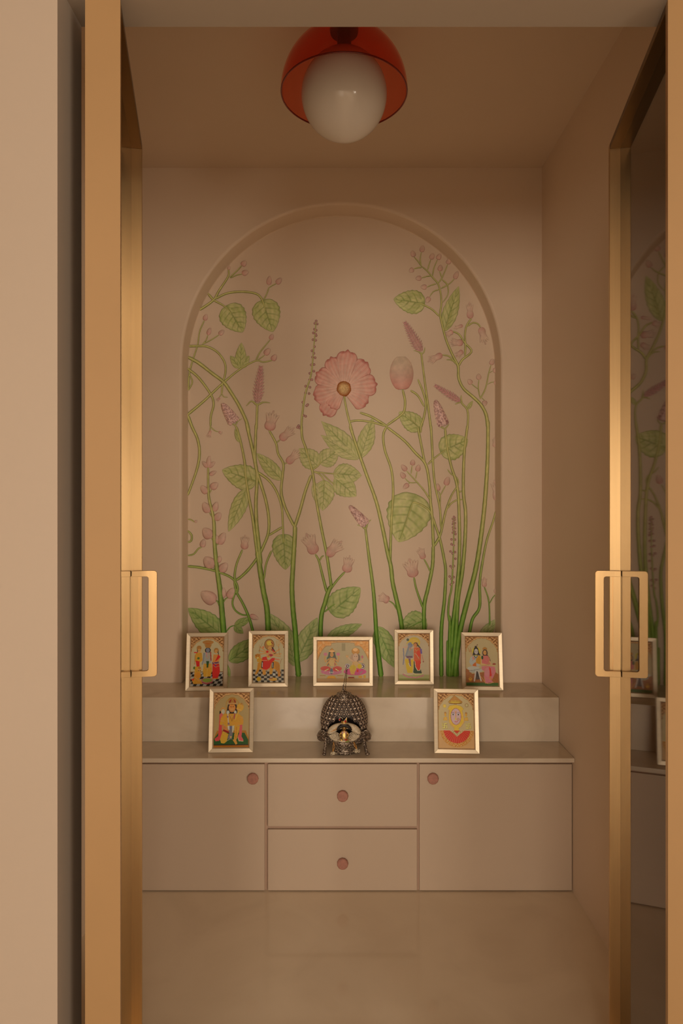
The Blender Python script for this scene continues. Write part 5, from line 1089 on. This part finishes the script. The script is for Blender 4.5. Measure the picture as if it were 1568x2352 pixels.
# cap on top
bm = bmesh.new(); lathe(bm, [(0.0, 0.207), (0.006, 0.205), (0.012, 0.200), (0.021, 0.196), (0.029, 0.188), (0.0305, 0.180), (0.034, 0.177), (0.033, 0.173), (0.020, 0.172)], 44, cy=0.012, sx=1.0, sy=0.85, cap=False)
cap_ = tpart('cap', bm, 'silver')
bm = bmesh.new()
for rr_, zz_, n_ in ((0.0335, 0.1725, 34), (0.024, 0.1945, 26)):
    for k in range(n_): a = 2*PI*k/n_; ellipsoid(bm, (rr_*math.cos(a), 0.012+0.85*rr_*math.sin(a), zz_), (0.0017,)*3, 6, 4)
tpart('beading', bm, 'silver', parent=cap_, kind='stuff')
for k in range(9):
    a = -PI/2+(k-4)*0.28; bm = bmesh.new(); ellipsoid(bm, (0.0335*math.cos(a), 0.012+0.85*0.0335*math.sin(a)-0.001, 0.1665), (0.0016, 0.0016, 0.0040), 8, 6); tpart('pendant', bm, 'silver', parent=cap_)
# two twisted wires rising to a loop
for (x0_, x1_, t1) in ((-0.0055, 0.0075, 0.276), (0.0035, 0.0105, 0.276)):
    bm = bmesh.new(); P_ = []
    for i in range(60):
        t = i/59; x_ = x0_+(x1_-x0_)*t**1.1; z_ = 0.192+(t1-0.192)*t; P_.append((x_+0.0006*math.sin(i*1.3), 0.012+0.0006*math.cos(i*1.3), z_))
    tube(bm, P_, 0.00115, 6); tpart('twisted_wire', bm, 'wire')
bm = bmesh.new(); tube(bm, [(0.009+0.0028*math.cos(2*PI*i/14), 0.012, 0.278+0.0034*math.sin(2*PI*i/14)) for i in range(14)], 0.0009, 6, True); tpart('wire_loop', bm, 'wire')
bm = bmesh.new()
for k in range(5): lathe(bm, [(0.0035-0.0005*k, 0.2035+0.004*k), (0.0042-0.0005*k, 0.2055+0.004*k), (0.0032-0.0005*k, 0.2073+0.004*k)], 14, cx=-0.003, cy=0.012)
tpart('finial', bm, 'silver', parent=cap_)

# beaded ivory cushion around the figure
cush = empty('beaded_cushion', (tx0, TY-0.046, ZK+0.077), 'oval ivory beaded garment ring spread inside the silver throne', 'cushion')
def cp(t, k=1.0): return (0.0395*k*math.cos(t), 0, 0.0245*k*math.sin(t)-0.002)
bm = bmesh.new(); P_ = []; Rr = []
for i in range(48):
    t = 2*PI*i/48; p = cp(t); P_.append((p[0]+0.003*(1 if p[0] > 0 else -1), -0.006*abs(math.sin(t)), p[2])); Rr.append(0.0150*(1-0.33*max(0, math.sin(t))) * (1-0.35*max(0, -math.sin(t))))
tube(bm, P_, Rr, 14, True); cbody = bm_obj('padding', bm, 'pearl', cush, smooth=True)
bm = bmesh.new(); r_ = random.Random(4)
for k in range(620):
    t = r_.uniform(0, 2*PI); th_ = r_.uniform(0, 2*PI); i = int(t/(2*PI)*48) % 48; p = Vector(P_[i]); rad = Rr[i]; rdir = Vector((math.cos(t), 0, math.sin(t)))
    q = p+rdir*rad*math.cos(th_)+Vector((0, -1, 0))*rad*abs(math.sin(th_)); ellipsoid(bm, tuple(q), (0.0011,)*3, 5, 3)
bm_obj('bead', bm, 'pearl', cush, kind='stuff', smooth=True)
for s_ in (-1, 1):       # large beaded rosettes left and right
    for rad in (0.0135, 0.0085):
        bm = bmesh.new()
        for k in range(26): a = 2*PI*k/26; ellipsoid(bm, (s_*0.030+rad*math.cos(a), -0.0190, -0.008+rad*0.85*math.sin(a)), (0.0016,)*3, 6, 4)
        bm_obj('bead_ring', bm, 'pearl', cush, smooth=True)
bm = bmesh.new()
for k in range(40): a = PI*1.08+PI*0.84*k/39; ellipsoid(bm, (0.050*math.cos(a), -0.012, 0.033*math.sin(a)), (0.0019,)*3, 6, 4)
bm_obj('bead_string', bm, 'pearl', cush, smooth=True)
bm = bmesh.new(); tube(bm, [(-0.046, -0.014, 0.004), (-0.034, -0.017, 0.010), (-0.022, -0.015, 0.017)], 0.0011, 6); bm_obj('thread', bm, 'thread', cush)
bm = bmesh.new(); tube(bm, [(-0.040, -0.014, 0.013), (-0.031, -0.018, 0.010), (-0.026, -0.015, 0.020)], 0.0009, 6); bm_obj('thread', bm, 'thread', cush)
def tassel(xa, za, xb, zb, y, lab):
    t = empty('tassel', (tx0+xa, TY+y, ZK+za), lab, 'tassel'); rr2 = random.Random(int(xa*1e4))
    for k in range(4):
        bm = bmesh.new(); j1, j2 = rr2.uniform(-0.004, 0.004), rr2.uniform(-0.003, 0.003)
        tube(bm, [(0, 0, 0), ((xb-xa)*0.5+j1, -0.004, (zb-za)*0.5), (xb-xa+j2, -0.006, zb-za)], 0.0009, 6); bm_obj('cord', bm, 'thread', t, smooth=True)
    bm = bmesh.new()
    for k in range(60): ellipsoid(bm, (xb-xa+rr2.gauss(0, 0.0042), -0.007+rr2.gauss(0, 0.0022), zb-za-0.003+rr2.gauss(0, 0.0026)), (0.0021, 0.0019, 0.0017), 5, 4)
    bm_obj('pompom', bm, 'pearl', t, smooth=True); return t
tassel(-0.036, 0.045, -0.037, 0.0105, -0.055, 'orange cord tassel with white pompom, left of the throne pedestal')
tassel(0.033, 0.047, 0.043, 0.020, -0.060, 'orange cord tassel with white pompom, right of the throne pedestal')

# the little figure
fig = empty('deity_figurine', (tx0, TY-0.066, ZK+0.060), 'tiny crowned deity figurine with black hair and beads seated in the silver throne', 'figurine')
fig.scale = (1.22, 1.22, 1.22)
def fpart(nm, bm, mat, smooth=True, parent=fig): return bm_obj(nm, bm, mat, parent, smooth=smooth)
me = bpy.data.meshes.new('body'); pts = [(0, 0, 0.002), (0, 0, 0.012), (0, 0, 0.019), (0, -0.0005, 0.0235), (0.0075, -0.001, 0.018), (0.0120, -0.004, 0.011), (0.0075, -0.008, 0.006), (-0.0075, -0.001, 0.018), (-0.0120, -0.004, 0.011), (-0.0095, -0.009, 0.008),
       (0.006, -0.004, 0.0), (0.011, -0.010, -0.002), (0.003, -0.013, -0.004), (-0.006, -0.004, 0.0), (-0.010, -0.011, 0.001), (-0.004, -0.012, -0.005)]
ed = [(0, 1), (1, 2), (2, 3), (2, 4), (4, 5), (5, 6), (2, 7), (7, 8), (8, 9), (0, 10), (10, 11), (11, 12), (0, 13), (13, 14), (14, 15)]
me.from_pydata(pts, ed, []); body = bpy.data.objects.new('body', me); C.objects.link(body); body.parent = fig; me.materials.append(M['gold'])
sk = body.modifiers.new('skin', 'SKIN'); rad = [0.0070, 0.0068, 0.0060, 0.0026, 0.0032, 0.0026, 0.0018, 0.0032, 0.0026, 0.0018, 0.0044, 0.0034, 0.0022, 0.0044, 0.0034, 0.0022]
for i, v in enumerate(me.skin_vertices[0].data): v.radius = (rad[i], rad[i]); v.use_root = (i == 0)
sb = body.modifiers.new('sub', 'SUBSURF'); sb.levels = 2; sb.render_levels = 2
bm = bmesh.new(); ellipsoid(bm, (0, -0.003, 0.0300), (0.0062, 0.0058, 0.0066), 20, 14); ellipsoid(bm, (0, -0.0088, 0.0290), (0.0011, 0.0016, 0.0016), 8, 6)
for s_ in (-1, 1): ellipsoid(bm, (s_*0.0062, -0.002, 0.0295), (0.0012, 0.0016, 0.0022), 8, 6)
head_ = fpart('head', bm, 'skin')
for s_ in (-1, 1): bm = bmesh.new(); ellipsoid(bm, (s_*0.0022, -0.0082, 0.0312), (0.0011, 0.0008, 0.0008), 8, 6); fpart('eye', bm, 'black', parent=head_)
bm = bmesh.new(); ellipsoid(bm, (0, -0.0084, 0.0262), (0.0016, 0.0008, 0.0006), 8, 6); fpart('mouth', bm, 'ruby', parent=head_)
bm = bmesh.new(); P_ = [(0.0200*math.cos(t), -0.0045, 0.0180+0.0200*math.sin(t)) for t in [PI*0.10+PI*0.80*i/24 for i in range(25)]]
tube(bm, P_, [0.0050*(0.62+0.38*math.sin(PI*i/24)) for i in range(25)], 10); fpart('hair', bm, 'black')
bm = bmesh.new(); lathe(bm, [(0.0085, 0.0), (0.0095, 0.003), (0.0082, 0.007), (0.0092, 0.0085)], 24, cy=0, cz=0.0405, sy=0.7); crown = fpart('crown', bm, 'gold')
bm = bmesh.new()
for k in range(13): a = PI+PI*k/12; ellipsoid(bm, (0.0098*math.cos(a), 0.0072*math.sin(a), 0.0425), (0.0011,)*3, 6, 4)
for k in range(12): a = PI*0.1+PI*1.15*k/11; ellipsoid(bm, (-0.0095+0.0052*math.cos(a), -0.004, 0.0545+0.0052*math.sin(a)), (0.0011,)*3, 6, 4)
for k in range(9): ellipsoid(bm, (-0.0015+0.0011*k, -0.004, 0.0485+0.0015*k), (0.0011,)*3, 6, 4)
fpart('crown_bead', bm, 'pearl', parent=crown)
for x_, z_, r3 in ((-0.0125, 0.0545, 0.0026), (0.0030, 0.0495, 0.0027)): bm = bmesh.new(); ellipsoid(bm, (x_, -0.0055, z_), (r3, 0.0018, r3), 12, 8); fpart('jewel', bm, 'ruby', parent=crown)
bm = bmesh.new(); 
for v4 in (((0.006, 0.046), (0.008, 0.060), (-0.001, 0.050)),): 
    a_ = [bm.verts.new((x, -0.001, z)) for x, z in v4]; b_ = [bm.verts.new((x, 0.001, z)) for x, z in v4]; bm.faces.new(a_); bm.faces.new(b_[::-1])
    for i in range(3): bm.faces.new((a_[i], b_[i], b_[(i+1) % 3], a_[(i+1) % 3]))
fpart('plume', bm, 'gold', False, crown)
for s_ in (-1, 1):
    bm = bmesh.new()
    for k in range(12): t = k/11; ellipsoid(bm, (s_*(0.0035+0.0012*math.sin(t*PI)), -0.0085-0.003*math.sin(t*PI), 0.021-0.019*t), (0.0010,)*3, 6, 4)
    fpart('necklace', bm, 'pearl')
    bm = bmesh.new(); ellipsoid(bm, (s_*0.0042, -0.0078, 0.0190), (0.0034, 0.0020, 0.0034), 10, 7); fpart('collar', bm, 'pinkcloth')
bm = bmesh.new(); ellipsoid(bm, (0.0045, -0.0130, 0.0005), (0.0032, 0.0020, 0.0022), 10, 7); fpart('ruby_pendant', bm, 'ruby')
bm = bmesh.new(); ellipsoid(bm, (-0.0100, -0.0085, 0.0090), (0.0036, 0.0030, 0.0038), 10, 7); fpart('golden_ball', bm, 'skin')
bm = bmesh.new(); ellipsoid(bm, (0.0070, -0.0120, -0.0045), (0.0085, 0.0040, 0.0026), 12, 7); fpart('sash', bm, 'greenc')
bm = bmesh.new(); ellipsoid(bm, (0, -0.002, -0.0045), (0.020, 0.014, 0.0045), 20, 8); fpart('seat_pad', bm, 'pearl')
